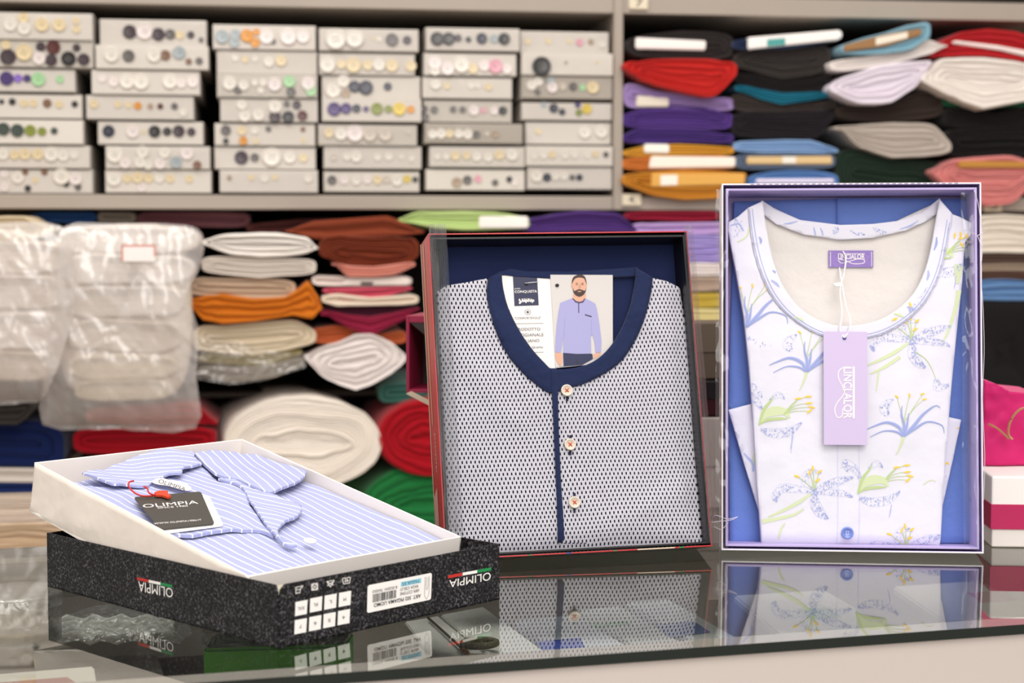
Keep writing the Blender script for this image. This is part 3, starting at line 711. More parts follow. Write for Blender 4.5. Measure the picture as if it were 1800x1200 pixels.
# second level, left and middle
G7 = 'folded fabrics left of the rust coloured pile'
bolt('white looped folded fabric, top of the pile beside the plastic bag', k5, [(75, 150), (170, 132), (330, 128), (480, 140), (525, 185)], [(78, 185), (200, 215), (330, 222), (480, 218), (525, 195)], '#efe8e0', layers=2, v=-.06, ex=.55, groove=.03, group=G7)
bolt('off white thick folded fabric under the white looped one', k5, [(85, 215), (300, 225), (515, 225)], [(75, 285), (300, 302), (515, 292)], '#d9cfc4', layers=3, v=-.05, group=G7)
bolt('beige folded fabric with a stamped edge above the orange one', k5, [(45, 300), (300, 303), (435, 310)], [(15, 370), (300, 382), (437, 380)], '#bda58e', layers=2, v=-.04, group=G7)
bolt('orange fabric with a lifted corner in the pile beside the bag', k5, [(8, 385), (120, 366), (260, 384), (400, 376), (440, 345), (485, 302), (520, 360), (538, 410)], [(30, 420), (90, 468), (150, 476), (300, 466), (430, 448), (500, 462), (538, 430)], '#c26a1a', layers=2, v=-.06, wob=.004, group=G7)
bolt('cream thick fabric wrapped in clear film below the orange one', k5, [(40, 480), (150, 482), (300, 468), (430, 462), (515, 492)], [(75, 590), (300, 602), (515, 560)], '#d3c4aa', layers=3, v=-.04, group=G7)
bolt('olive khaki folded fabric inside the sagging clear film', k5, [(60, 594), (300, 604), (460, 575)], [(70, 628), (300, 640), (455, 600)], '#948653', layers=2, v=-.04, group=G7)
bolt('grey white fabric at the bottom of the sagging clear film', k5, [(62, 640), (300, 644), (462, 606)], [(90, 680), (200, 704), (330, 690), (468, 645)], '#9c948a', layers=2, v=-.04, group=G7)
G8 = 'folded fabrics in the rust coloured pile'
bolt('dark maroon folded fabric behind, left of the rust coloured one', k5, [(245, 95), (420, 78), (640, 70)], [(250, 128), (420, 128), (640, 130)], '#3b1a18', layers=1, v=.03, group=G8)
bolt('rust brown fabric spread flat on top of its pile', k5, [(395, 118), (520, 80), (780, 62), (930, 118)], [(410, 130), (530, 158), (760, 145), (925, 135)], '#7c3822', layers=1, v=-.04, group=G8)
bolt('rust brown fabric with many crumpled folds in the middle pile', k5, [(525, 150), (700, 142), (910, 140)], [(535, 225), (620, 255), (780, 262), (905, 240)], '#72301b', layers=5, v=-.05, wob=.005, group=G8)
bolt('salmon pink fabric tongue hanging under the rust coloured folds', k5, [(575, 245), (700, 262), (895, 240)], [(590, 255), (640, 300), (780, 298), (895, 262)], '#d98e7e', layers=2, v=-.06, group=G8)
bolt('white folded fabric with a dark stamp in the rust coloured pile', k5, [(498, 292), (700, 302), (882, 292)], [(500, 332), (700, 334), (882, 330)], '#dfd0c8', [(600, 332), (870, 330), (870, 300), (640, 302)], '#e8dcd4', v=-.045, layers=1, bmark=[('#3c3434', (685, 328), (732, 328), (732, 317), (685, 317))], group=G8)
bolt('rose red thin folded fabric above the cream one', k5, [(540, 340), (700, 338), (884, 334)], [(560, 362), (620, 388), (760, 378), (884, 348)], '#c04a5e', layers=1, v=-.05, group=G8)
bolt('cream folded fabric between rose red and plum ones', k5, [(535, 365), (600, 362), (700, 378), (908, 362)], [(540, 402), (600, 412), (908, 406)], '#ddccb8', layers=1, v=-.055, group=G8)
bolt('plum dark folded fabric just above the crimson drooping one', k5, [(540, 412), (908, 408)], [(545, 440), (700, 455), (905, 428)], '#4a1c2e', layers=2, v=-.04, group=G8)
bolt('crimson fabric drooping to a point above the white one', k5, [(530, 425), (700, 455), (912, 418)], [(555, 450), (640, 492), (725, 524), (830, 475), (912, 425)], '#9a2445', layers=3, v=-.05, group=G8)
bolt('rust orange folded fabric over the large white one', k5, [(525, 490), (640, 478), (730, 522), (862, 498)], [(495, 560), (700, 545), (862, 560)], '#b35a34', layers=2, v=-.03, group=G8)
bolt('large white fabric drooping to a point at the bottom of its pile', k5, [(468, 595), (560, 560), (700, 510), (800, 535), (862, 575)], [(470, 625), (560, 700), (680, 738), (780, 690), (862, 640)], '#e2d8d4', layers=4, v=-.06, ex=.55, wob=.003, group=G8)
bolt('navy cloth edge high under the shelf at the far left', k1, [(55, 372), (170, 371)], [(55, 392), (170, 392)], '#1f3f6e', layers=1, v=.05, group='cloth edges under the shelf at left')
bolt('grey board edge under the shelf beside the navy cloth', k1, [(172, 372), (238, 372)], [(172, 392), (238, 392)], '#6a6158', layers=1, v=.04, group='cloth edges under the shelf at left')
bolt('dusty pink cloth edge under the shelf behind the white pile', k1, [(240, 372), (440, 372)], [(240, 396), (440, 400)], '#6b4248', layers=1, v=.06, group='cloth edges under the shelf at left')
# bottom row
G9 = 'rolled fabrics on the bottom shelf'
roll = dict(ex=1.0, name='fabric_roll', cat='fabric roll', group=G9, qs=.9)
E_ = lambda x0, x1, y0, y1, n=9: ([(x0 + (x1 - x0) * (.5 - .5 * cos(pi * i / (n - 1))), (y0 + y1) / 2 - (y1 - y0) / 2 * sin(pi * i / (n - 1)) * 0 - (y1 - y0) / 2) for i in range(n)],
                              [(x0 + (x1 - x0) * (.5 - .5 * cos(pi * i / (n - 1))), (y0 + y1) / 2 + (y1 - y0) / 2) for i in range(n)])
t_, b_ = E_(395, 672, 697, 860)
bolt('large cream white oval fabric roll behind the white gift box', k1, t_, b_, '#ece2d6', layers=12, v=-.06, skew=-.12, wob=.0025, groove=.0028, **roll)
t_, b_ = E_(665, 850, 702, 838)
bolt('deep red fabric roll right of the large cream roll', k1, t_, b_, '#a00e1c', layers=5, v=-.06, skew=-.1, wob=.004, groove=.004, **roll)
t_, b_ = E_(640, 900, 815, 958)
bolt('green fabric roll under the deep red one', k1, t_, b_, '#1f7039', layers=5, v=-.05, skew=-.1, wob=.004, groove=.004, **roll)
bolt('teal folded fabric above the deep red roll', k5, [(755, 705), (960, 700)], [(760, 782), (960, 775)], '#3c6a60', layers=2, v=-.01, group=G9)
bolt('dark red double folded fabric under the big plastic bag, upper', k1, [(150, 715), (340, 708), (383, 740)], [(150, 745), (383, 748)], '#a30f1f', layers=2, v=-.05, group=G9, ex=.6)
bolt('dark red folded fabric, lower one behind the white gift box', k1, [(128, 752), (380, 748)], [(128, 800), (380, 800)], '#9c0d1d', layers=2, v=-.045, group=G9)
bolt('royal blue folded fabric at far left, above its white neighbour', k1, [(-60, 735), (60, 740), (112, 752)], [(-60, 820), (112, 822)], '#142250', layers=2, v=-.05, group=G9)
bolt('white folded fabric between two blue ones at far left', k1, [(-60, 823), (108, 822)], [(-60, 848), (108, 848)], '#d9cfc6', layers=1, v=-.05, group=G9)
bolt('royal blue folded fabric at far left, resting on cream fabric', k1, [(-60, 849), (108, 849)], [(-60, 866), (108, 864)], '#192b60', layers=1, v=-.05, group=G9)
bolt('cream folded fabric at far left with soft ripples', k1, [(-60, 872), (108, 866)], [(-60, 921), (108, 918)], '#dccbbb', layers=4, v=-.06, group=G9, wob=.003)
bolt('tan folded fabric at far left just behind the glass counter', k1, [(-60, 922), (128, 919)], [(-60, 972), (128, 968)], '#cdb294', layers=3, v=-.06, group=G9, wob=.003)

# plastic film hanging around the cream and olive fabrics
zz = [shp(*k5(x, y), -.075) for x, y in ((50, 520), (50, 690), (190, 712), (330, 692), (475, 645), (475, 590), (380, 590), (250, 560), (140, 520))]
xc, zc = sum(p[0] for p in zz) / 9, sum(p[1] for p in zz) / 9
bm = sheet([(p[0] - xc, p[1] - zc) for p in zz], .007, lambda a, b: .006 * noise.noise(V((a * 25, b * 25, 5))) + .003 * noise.noise(V((a * 80, b * 60, 5))), lambda a, b, c: V((a, -c, b)))
o = link('plastic_film', bm, film('hanging_film', .22, '#d8cfc4', .15, (30, .6), .6)); tag(o, 'sagging clear film around the cream and olive fabrics', 'film', None, SH.m @ Matrix.Translation((xc, -.075, zc)))

# ---------------------------------------------------------------- bags of white cloth at the left
def cloth_bag(label, outline, v, stack, sticker, seed, dang=None):
    P = [shp(x, y, v) for x, y in outline]; xc = sum(p[0] for p in P) / len(P); zc = sum(p[1] for p in P) / len(P)
    t = thing('bagged_fabric', label, 'bag', SH.m @ Matrix.Translation((xc, v, zc)), None)
    x0, x1 = min(p[0] for p in P) - xc, max(p[0] for p in P) - xc; z0, z1 = min(p[1] for p in P) - zc, max(p[1] for p in P) - zc
    ol = smoothline([(p[0] - xc, p[1] - zc, 0) for p in P], 3, True)
    def hf(a, b):
        ex_ = max(0, 1 - abs((a - (x0 + x1) / 2) / ((x1 - x0) / 2)) ** 4) * max(0, 1 - abs((b - (z0 + z1) / 2 - .01) / ((z1 - z0) / 2)) ** 5)
        r = noise.noise(V((a * 9 + seed, b * 9, seed))); r2 = abs(noise.noise(V((a * 24 + b * 5 + seed, b * 7 - a * 4, seed)))); r3 = abs(noise.noise(V((a * 48 + b * 30 + seed, b * 18, seed))))
        return .05 * ex_ ** .6 + .012 * r + .020 * r2 + .007 * r3
    bm = sheet([(p.x, p.y) for p in ol], .0055, hf, lambda a, b, c: V((a, -c, b)), thick=0)
    link('plastic_bag', bm, film('bag_film', .38, '#efe6e1', .2, (18, .3), .75), t)
    for (sx0, sx1, sy0, sy1, colr, ly) in stack:
        a = shp(sx0, sy1, v); b_ = shp(sx1, sy0, v); bm = bmesh.new(); w_ = b_[0] - a[0]; h_ = b_[1] - a[1]; N = 40; R = []
        for (q, y_) in [(1, .30), (1.06, .02), (1.02, .0), (.8, -.004), (.74, .001), (.55, -.003), (.48, .001), (.25, -.003), (.02, 0)]:
            ring = []
            for k in range(N):
                c_, s_ = cos(2 * pi * k / N), sin(2 * pi * k / N)
                x = (1 if c_ > 0 else -1) * abs(c_) ** .4 * (w_ / 2 - (1 - q) * h_ * .5); z = (1 if s_ > 0 else -1) * abs(s_) ** .8 * h_ / 2 * q
                z += .006 * noise.noise(V((x * 12 + sy0, z * 9, seed)))
                ring.append(bm.verts.new(V((a[0] - xc + w_ / 2 + x, y_ + (.022 if ly == 9 else .012), a[1] - zc + h_ / 2 + z))))
            R.append(ring)
        for r0, r1 in zip(R, R[1:]):
            for k in range(N): bm.faces.new([r0[k], r0[(k + 1) % N], r1[(k + 1) % N], r1[k]])
        bm.faces.new(R[-1]); bm.faces.new(R[0][::-1])
        link('folded_cloth', bm, cloth_mat(colr), t, True)
    if sticker:
        a = shp(sticker[0], sticker[3], v); b_ = shp(sticker[1], sticker[2], v); w_ = b_[0] - a[0]; h_ = b_[1] - a[1]
        X, Z = a[0] - xc, a[1] - zc; Y = -.085
        bm = bmesh.new()
        for q in (Q(0, w_, h_ - .0022, h_), Q(0, .0022, 0, h_), Q(w_ - .0022, w_, h_ * .3, h_)):
            put_poly(bm, [V((X + x, Y - .0006, Z + z)) for x, z in q], (0, 0, 0))
        s_ = link('sticker', box_bm(X, X + w_, Y, Y + .0008, Z, Z + h_), mat('sticker_white', '#efe6e2', .4), t)
        link('red_border', bm, mat('sticker_red', '#d0604e', .5), s_)
    return t


cloth_bag('large clear plastic bag of folded white cloth with a red-edged sticker', [(118, 398), (200, 393), (330, 396), (358, 420), (352, 470), (330, 520), (348, 570), (346, 660), (344, 752), (200, 752), (76, 746), (84, 640), (100, 560), (108, 470)], -.10,
          [(104, 326, 404, 700, '#d5cabb', 9), (100, 348, 398, 445, '#ded6ce', 2), (105, 340, 447, 500, '#e6dfd6', 2), (112, 322, 502, 560, '#ddd5ca', 2), (118, 318, 562, 620, '#d5cabb', 2), (120, 310, 622, 668, '#ddd0b8', 3), (130, 300, 668, 706, '#cdbfa4', 3)], (222, 279, 430, 458), 3.0)
cloth_bag('cloudy plastic bag of folded cloth at the far left edge of the shelf', [(-90, 400), (0, 392), (90, 392), (132, 420), (138, 520), (120, 600), (100, 660), (78, 700), (50, 706), (0, 712), (-90, 712)], -.13,
          [(-80, 104, 428, 668, '#d2c6b8', 9), (-80, 120, 425, 480, '#d6cabc', 2), (-80, 112, 482, 545, '#dacfc4', 2), (-80, 105, 547, 615, '#ddd2c8', 2), (-80, 95, 617, 670, '#cdbfae', 3)], None, 11.0)
bolt('beige folded fabric on top of the cloudy bag at the far left', k1, [(-60, 382), (40, 378), (82, 400)], [(-60, 428), (40, 424), (82, 412)], '#c9b594', layers=3, v=-.12, group='cloth above the cloudy bag')
bolt('black rumpled cloth under the cloudy bag at the far left', k1, [(-60, 706), (60, 706)], [(-60, 742), (30, 748), (60, 722)], '#38332f', layers=2, v=-.11, group='cloth under the cloudy bag')

# ================================================================ black patterned lid and the tilted white gift box
m, nt, n, b = nodes_mat('speckled_black'); tc = n.new('ShaderNodeTexCoord')
def _speck(scale, lo, hi):
    nz = n.new('ShaderNodeTexNoise'); nz.inputs['Scale'].default_value = scale; nz.inputs['Detail'].default_value = 3; nz.inputs['Distortion'].default_value = .6
    mr = n.new('ShaderNodeMapRange'); mr.inputs[1].default_value = lo; mr.inputs[2].default_value = hi
    nt.links.new(tc.outputs['Object'], nz.inputs['Vector']); nt.links.new(nz.outputs['Fac'], mr.inputs[0]); return mr.outputs[0]
s1 = _speck(430, .50, .68); s2 = _speck(60, .3, .65); sp = M(nt, 'MULTIPLY', s1, M(nt, 'ADD', s2, .25))
mx = n.new('ShaderNodeMix'); mx.data_type = 'RGBA'; mx.inputs[6].default_value = lin('#0b090b'); mx.inputs[7].default_value = lin('#646267')
nt.links.new(sp, mx.inputs[0]); nt.links.new(mx.outputs[2], b.inputs['Base Color']); b.inputs['Roughness'].default_value = .5; b.inputs['Specular IOR Level'].default_value = .25; SPK = m

ZV = V((0, 0, ZT))
LW, LL, LH = .2563, .3503, .0516
LF = Frame(V((-.18846, 1.32744, 0)) + ZV, rot(0, 0, .80899))
lid = thing('box_lid', 'black speckled cardboard box lid lying upside down under the white gift box', 'box lid', LF.m.copy())
tw = .0016
bm = box_bm(0, LW, 0, LL, 0, tw)
link('base_panel', bm, SPK, lid)
# the two near walls part slightly at their shared corner; white paper core shows in the slit
def wallp(name, pts, th, m_, parent, bev=.0003):
    bm = bmesh.new(); prism(bm, pts, th); bmesh.ops.recalc_face_normals(bm, faces=bm.faces)
    if bev: bmesh.ops.bevel(bm, geom=bm.edges[:], offset=bev, segments=1, affect='EDGES')
    return link(name, bm, m_, parent)
front_w = wallp('front_wall', [V(p) for p in ((.0004, 0, 0), (LW, 0, 0), (LW, 0, LH), (.0075, 0, LH), (.003, 0, LH - .004), (.0012, 0, LH - .014), (.0004, 0, LH - .02))], V((0, tw, 0)), SPK, lid, 0)
left_w = wallp('side_wall', [V(p) for p in ((0, .0004, 0), (0, LL, 0), (0, LL, LH), (0, .004, LH), (0, .0012, LH - .006), (0, .0004, LH - .02))], V((tw, 0, 0)), SPK, lid, 0)
wallp('side_wall', [V(p) for p in ((LW - tw, 0, 0), (LW - tw, LL, 0), (LW - tw, LL, LH), (LW - tw, 0, LH))], V((tw, 0, 0)), SPK, lid)
wallp('back_wall', [V(p) for p in ((0, LL - tw, 0), (LW, LL - tw, 0), (LW, LL - tw, LH), (0, LL - tw, LH))], V((0, tw, 0)), SPK, lid)
wallp('paper_lining', [V(p) for p in ((.0020, .0022, LH - .022), (.0090, .0022, LH - .022), (.0090, .0022, LH - .0006), (.0020, .0022, LH - .0006))], V((0, .0006, 0)), mat('lining_cream', '#e4dcc4', .7), lid, 0)
q9 = crop(0, 900, 3); q6 = crop(480, 980, 4.5)
def lq(cf, ax, pts, c=-.0003): return [LF.on(*cf(*p), ax, c) for p in pts]
# left face logo, printed upside down
bm = bmesh.new()
for i, (x0, y0, x1, y1) in enumerate(((722, 342, 783, 355), (784, 356, 846, 369), (847, 370, 908, 383))):
    put_poly(bm, lq(q9, 0, ((x0, y0), (x1, y1), (x1, y1 + 15), (x0, y0 + 15))), (0, 0, 0), i)
put_text(bm, 'OLIMPIA', lq(q9, 0, ((911, 402), (729, 362), (729, 416), (911, 452))), (0, 0, 0), 0, 1)
link('printed_logo', bm, [MRED, MW, MGRN], left_w)
bm = bmesh.new()
for i, (x0, y0, x1, y1) in enumerate(((1384, 140, 1500, 117), (1501, 117, 1616, 97), (1617, 96, 1727, 75))):
    put_poly(bm, lq(q6, 1, ((x0, y0), (x1, y1), (x1 - 2, y1 + 24), (x0 - 2, y0 + 24))), (0, 0, 0), i)
put_text(bm, 'OLIMPIA', lq(q6, 1, ((1722, 112), (1395, 178), (1391, 238), (1722, 176))), (0, 0, 0), 0, 1)
link('printed_logo', bm, [MRED, MW, MGRN], front_w)
# size grid
bm = bmesh.new()
for (x, y, s_) in ((177, 350, 'XXL'), (294, 322, 'XL'), (408, 300, 'L'), (522, 278, 'M'), (172, 494, '7'), (287, 470, '6'), (400, 446, '5'), (514, 422, '4')):
    put_poly(bm, lq(q6, 1, ((x, y), (x + 96, y - 18), (x + 90, y + 94), (x - 4, y + 112))), (0, 0, 0), 0)
    cx_, cy_ = x + 46, y + 50; hw_ = 9 * len(s_) + 1
    put_text(bm, s_, lq(q6, 1, ((cx_ + hw_, cy_ - 14 - hw_ * .19), (cx_ - hw_, cy_ - 14 + hw_ * .19), (cx_ - hw_, cy_ + 12 + hw_ * .19), (cx_ + hw_, cy_ + 12 - hw_ * .19)), -.0006), (0, 0, 0), 0, 1)
link('size_grid', bm, [MW, MK], front_w)
# wash care symbols
bm = bmesh.new()
def pxstroke(bm, F, cf, ax, c, pts, w, mi=0, n=3):
    for qd in stroke2(pts, w, n): put_poly(bm, [F.on(*cf(p[0], p[1]), ax, c) for p in qd], (0, 0, 0), mi)
def line(pts, w=5, mi=0):
    for a_, b_ in zip(pts, pts[1:]): pxstroke(bm, LF, q6, 1, -.0003, [a_, b_], w, mi, 1)
line([(180, 232), (180, 282), (214, 274), (214, 250), (238, 222), (180, 234)]); line([(182, 252), (214, 250)])
line([(305, 208), (352, 200), (354, 250), (306, 258), (305, 208)]); line([(308, 210), (352, 250)]); line([(352, 202), (308, 256)])
line([(314 + 20 * cos(k * pi / 6) + 16, 229 + 22 * sin(k * pi / 6)) for k in range(13)], 4)
line([(424, 188), (484, 178), (454, 232), (424, 188)]); line([(428, 222), (478, 188)]); line([(430, 190), (480, 218)])
line([(548, 166), (558, 208), (606, 198), (612, 156)]); line([(548, 166), (562, 160), (580, 164), (596, 154), (612, 157)])
put_text(bm, '40', lq(q6, 1, ((600, 166), (566, 172), (566, 196), (600, 190))), (0, 0, 0), .01, 0)
link('care_symbols', bm, [MW], front_w)
# sticker
SQ = lq(q6, 1, ((743, 438), (1249, 330), (1257, 118), (748, 218)), -.0005)
SQo = [SQ[2], SQ[3], SQ[0], SQ[1]]        # read upside down: start at the right end, base at the top
bm = bmesh.new(); rr = []
for u_, v_ in ((.02, 0), (.98, 0), (1, .05), (1, .95), (.98, 1), (.02, 1), (0, .95), (0, .05)): rr.append(bil(SQ, u_, v_))
put_poly(bm, rr, (0, 0, 0)); st = link('paper_sticker', bm, MW, front_w)
bm = bmesh.new(); lo = LF.m.to_3x3() @ V((0, 0, 0))
def stx(s_, u0, v0, u1, v1, mi=0, bold=0): put_text(bm, s_, [p + V((0, -.0003, 0)) for p in sub_quad(SQo, u0, v0, u1, v1)], (0, 0, 0), bold, mi)
def stq(u0, v0, u1, v1, mi=0): put_poly(bm, [p + V((0, -.0002, 0)) for p in sub_quad(SQo, u0, v0, u1, v1)], (0, 0, 0), mi)
stx('ART. 502 PIGIAMA UOMO', .17, .70, .90, .84, 0, .012); stx('100% COTONE', .20, .50, .50, .61); stx('RIGA CIELO', .22, .34, .50, .45)
stq(.17, .12, .49, .29, 1); stx('TAGLIA 3/S', .20, .15, .47, .26)
random.seed(3); u_ = .56
while u_ < .92:
    w_ = random.choice((.004, .006, .010)); stq(u_, .36, u_ + w_, .66); u_ += w_ + random.choice((.004, .006, .008))
stx('8 052041 765052', .55, .22, .93, .32)
for pts in (((.04, .1), (.04, .8), (.075, .95), (.11, .8), (.11, .1)), ((.06, .12), (.06, .5), (.075, .6), (.09, .5), (.09, .12))):
    for a_, b_ in zip(pts, pts[1:]):
        d_ = V((b_[0] - a_[0], b_[1] - a_[1], 0)); nn = V((-d_.y, d_.x * .2, 0)).normalized() * .003
        put_poly(bm, [bil(SQo, a_[0] + nn.x, a_[1] + nn.y), bil(SQo, b_[0] + nn.x, b_[1] + nn.y), bil(SQo, b_[0] - nn.x, b_[1] - nn.y), bil(SQo, a_[0] - nn.x, a_[1] - nn.y)], (0, -.0002, 0), 2)
link('printed_text', bm, [MK, mat('sticker_cyan', '#8ecbe0', .5), mat('sticker_grey', '#8a8688', .5)], st)

# ---------------- white gift box
TW, TL, TH = .2472, .3379, .0498
TF = Frame(V((-.2172, 1.3574, .0528)) + ZV, rot(.1902, -.0043, .8109))
CARD = mat('white_cardboard', '#f3ece6', .55, .25, bump=(12, .05)); KRAFT = mat('wrinkled_paper', '#efe4da', .6, .2, bump=(14, .5))
gb = thing('gift_box', 'open white cardboard gift box leaning on the black speckled lid', 'box', TF.m.copy())
t_ = .002
link('base_panel', box_bm(0, TW, 0, TL, -TH, -TH + t_, .0003), CARD, gb)
link('front_wall', box_bm(.001, TW, 0, t_, -TH, 0, .0004), CARD, gb)
link('back_wall', box_bm(.001, TW, TL - t_, TL, -TH, 0, .0004), CARD, gb)
link('side_wall', box_bm(TW - t_, TW, 0, TL, -TH, 0, .0004), CARD, gb)
# near side wall: soft, creased paper, bowed outwards
def slack(a, b):
    k = sin(pi * min(max(a / TL, 0), 1)); f = (b + TH) / TH
    g = max(0, min(1, (a / TL - .35) / .5)); g = .12 + .88 * g * g * (3 - 2 * g)
    wz = (TF.m @ V((0, a, b))).z - ZT - LH; g *= max(0, min(1, (wz - .001) / .012))
    return .0006 + g * (.0030 * k * (1 - f * f) + .0022 * noise.noise(V((a * 22, b * 30, 2))) * (1 - f) + .0022 * abs(noise.noise(V((a * 40 + b * 60, b * 30, 7)))) * (1 - f * .8))
bm = sheet([(0, -TH), (TL, -TH), (TL, 0), (0, 0)], .006, slack, lambda a, b, c: V((t_ - c * (1 if b > -TH + .001 else .3), a, b)))
o = link('side_flap', bm, KRAFT, gb)
mo = o.modifiers.new('thick', 'SOLIDIFY'); mo.thickness = .0014; mo.offset = 0

# ---------------- striped pyjama
m, nt, n, b = nodes_mat('striped_cotton'); uv = n.new('ShaderNodeUVMap'); uv.uv_map = 'uv'; sx = n.new('ShaderNodeSeparateXYZ')
nz = n.new('ShaderNodeTexNoise'); nz.inputs['Scale'].default_value = 16; nz.inputs['Detail'].default_value = 2
nt.links.new(uv.outputs[0], nz.inputs['Vector']); nt.links.new(uv.outputs[0], sx.inputs[0])
u = M(nt, 'ADD', sx.outputs[0], M(nt, 'MULTIPLY', M(nt, 'SUBTRACT', nz.outputs['Fac'], .5), .009))
per = .0098
f_ = M(nt, 'FRACT', M(nt, 'DIVIDE', u, per)); d1 = M(nt, 'LESS_THAN', M(nt, 'ABSOLUTE', M(nt, 'SUBTRACT', f_, .5)), .062)
f2 = M(nt, 'FRACT', M(nt, 'MULTIPLY', sx.outputs[1], 1300)); f3 = M(nt, 'FRACT', M(nt, 'MULTIPLY', sx.outputs[0], 1300))
mx0 = n.new('ShaderNodeMix'); mx0.data_type = 'RGBA'; mx0.inputs[6].default_value = lin('#a6abd2'); mx0.inputs[7].default_value = lin('#b4b8dc')
nt.links.new(M(nt, 'MULTIPLY', f2, f3), mx0.inputs[0])
mx = n.new('ShaderNodeMix'); mx.data_type = 'RGBA'; mx.inputs[7].default_value = lin('#eef0fa'); nt.links.new(mx0.outputs[2], mx.inputs[6]); nt.links.new(d1, mx.inputs[0])
nt.links.new(mx.outputs[2], b.inputs['Base Color']); b.inputs['Roughness'].default_value = .85; b.inputs['Specular IOR Level'].default_value = .15
STR = m
pj = thing('striped_pyjama', 'folded light blue pyjama with white pinstripes lying in the white gift box', 'pyjama', TF.m.copy())
qc = crop(130, 780, 4.186)
def tpt(cf, p, z): q = TF.on(*cf(*p), 2, z); return q
def t2(cf, pts, z): return [(min(max(tpt(cf, p, z).x, .005), TW - .005), min(max(tpt(cf, p, z).y, .005), TL - .004)) for p in pts]
TAGC = tpt(qc, (760, 510), -.004); TAGC.z = 0
def hb(a, b):
    e = max(0, 1 - max(0, .02 - b) / .02) ; e = 1 - (1 - e) ** 2
    r = max(0, .014 - (TW - a)) / .014
    dip = .006 * max(0, 1 - (V((a, b, 0)) - TAGC).length / .062)
    return -.0105 - dip + .0030 * sin(a * 30 + .5) * cos(b * 9) + .0045 * noise.noise(V((a * 14, b * 9, 1))) + .0014 * noise.noise(V((a * 60, b * 22, 4))) - .010 * (1 - e) - .006 * r * r
ident = lambda a, b, c: V((a, b, c))
top = [(p.x, p.y) for p in (tpt(k1, q, -.012) for q in ((452, 800), (425, 799), (340, 806), (195, 829), (150, 842)))]
x_r = TW - .004
body_pts = [(.004, .004), (x_r, .004), (x_r, top[0][1])] + top + [(.004, top[-1][1] - .01)]
link('shirt_body', sheet(body_pts, .004, hb, ident, .02), STR, pj)
def rotuv(deg, ox=0): c_, s_ = cos(radians(deg)), sin(radians(deg)); return lambda a, b: (a * c_ + b * s_ + ox, -a * s_ + b * c_)
def layer(name, pts, off, uvdeg, th, curl=None, n=3, parent=None, mm=None, z=-.006, cell=.0035):
    P = t2(qc, pts, z); L = [(p.x, p.y) for p in smoothline([(x, y, 0) for x, y in P], n, True)]
    hf = lambda a, b: hb(a, b) + off + (curl(a, b) if curl else 0)
    return link(name, sheet(L, cell, hf, ident, th, rotuv(uvdeg), lip=.0006), mm or STR, parent or pj)
layer('front_panel', [(-150, 330), (250, 300), (590, 262), (800, 205), (940, 165), (1060, 270), (1240, 345), (1300, 470), (1390, 575), (1470, 662), (1380, 627), (1240, 630), (1100, 638), (960, 655), (830, 672), (600, 640), (300, 560), (-50, 450)], .0045, 8, .0028,
      lambda a, b: .0015 * noise.noise(V((a * 30, b * 30, 8))))
A = tpt(qc, (1745, 215), -.01)
cr = layer('collar', [(885, 122), (950, 98), (1060, 84), (1170, 80), (1340, 82), (1500, 122), (1640, 165), (1748, 215), (1700, 268), (1620, 328), (1530, 370), (1438, 403), (1340, 372), (1240, 335), (1190, 300), (1060, 270), (980, 200)], .0105, -18, .0024,
      lambda a, b: .004 * max(0, 1 - (V((a, b, 0)) - V((A.x, A.y, 0))).length / .05) + .0015 * noise.noise(V((a * 25, b * 25, 3))))
layer('lapel', [(1060, 272), (1190, 296), (1250, 340), (1440, 400), (1560, 440), (1675, 480), (1640, 540), (1560, 582), (1510, 620), (1500, 665), (1540, 715), (1650, 752), (1580, 752), (1515, 712), (1450, 652), (1385, 572), (1300, 462), (1232, 358)], .0080, 32, .0024,
      lambda a, b: .003 * noise.noise(V((a * 40, b * 30, 6))))
layer('collar', [(58, 240), (130, 210), (300, 150), (430, 116), (640, 98), (800, 94), (872, 76), (888, 100), (884, 138), (940, 166), (800, 206), (792, 240), (700, 236), (590, 262), (520, 302), (400, 298), (300, 320), (230, 296), (140, 262)], .0105, 62, .0022,
      lambda a, b: .0022 * sin(a * 60) + .002 * noise.noise(V((a * 25, b * 25, 9))), z=-.004)
# neck label with lettering
z_ = -.001
lab_ = layer('neck_label', [(572, 268), (640, 243), (705, 262), (790, 285), (862, 328), (850, 352), (785, 342), (700, 308), (625, 292)], .0095, 0, .0004, None, 2, None, MW, z=-.003)
bm = bmesh.new(); put_text(bm, 'OLIMPIA', [tpt(qc, p, .0008) for p in ((615, 285), (815, 344), (828, 322), (632, 256))], (0, 0, 0), 0)
link('label_text', bm, MK, lab_)
# button at the lapel end
c = tpt(qc, (1735, 718), -.006)
o = link('button', lathe([(.001, 0), (.0060, 0), (.0060, .0012), (.0052, .0018), (.004, .0015), (.001, .0013)], 24), mat('button_pearl', '#ece9e2', .25, .6), pj, True); o.location = c

# ---------------- black swing tag
tg = thing('swing_tag', 'black card swing tag on a red cord lying on the striped pyjama', 'tag', TF.m.copy())
zc_ = -.0030
def tcl(p, z):
    q = tpt(qc, p, z); q.x = max(q.x, .0045); return q
def rounded(q, r=.05, n=4):
    out_ = []
    for (u0, v0, a0) in ((r, r, pi), (1 - r, r, 1.5 * pi), (1 - r, 1 - r, 0), (r, 1 - r, .5 * pi)):
        for k in range(n + 1): out_.append((u0 + r * cos(a0 + k * pi / 2 / n), v0 + r * sin(a0 + k * pi / 2 / n)))
    return [bil([V(p) for p in q], u_, v_) for u_, v_ in out_]
BQ = [tcl(p, zc_) for p in ((560, 645), (1034, 592), (932, 356), (438, 398))]
WQ = [tcl(p, zc_ - .0016) for p in ((640, 668), (1102, 606), (992, 382), (500, 415))]
bm = bmesh.new(); prism(bm, rounded(WQ), V((0, 0, .0007))); link('backing_card', bm, MW, tg)
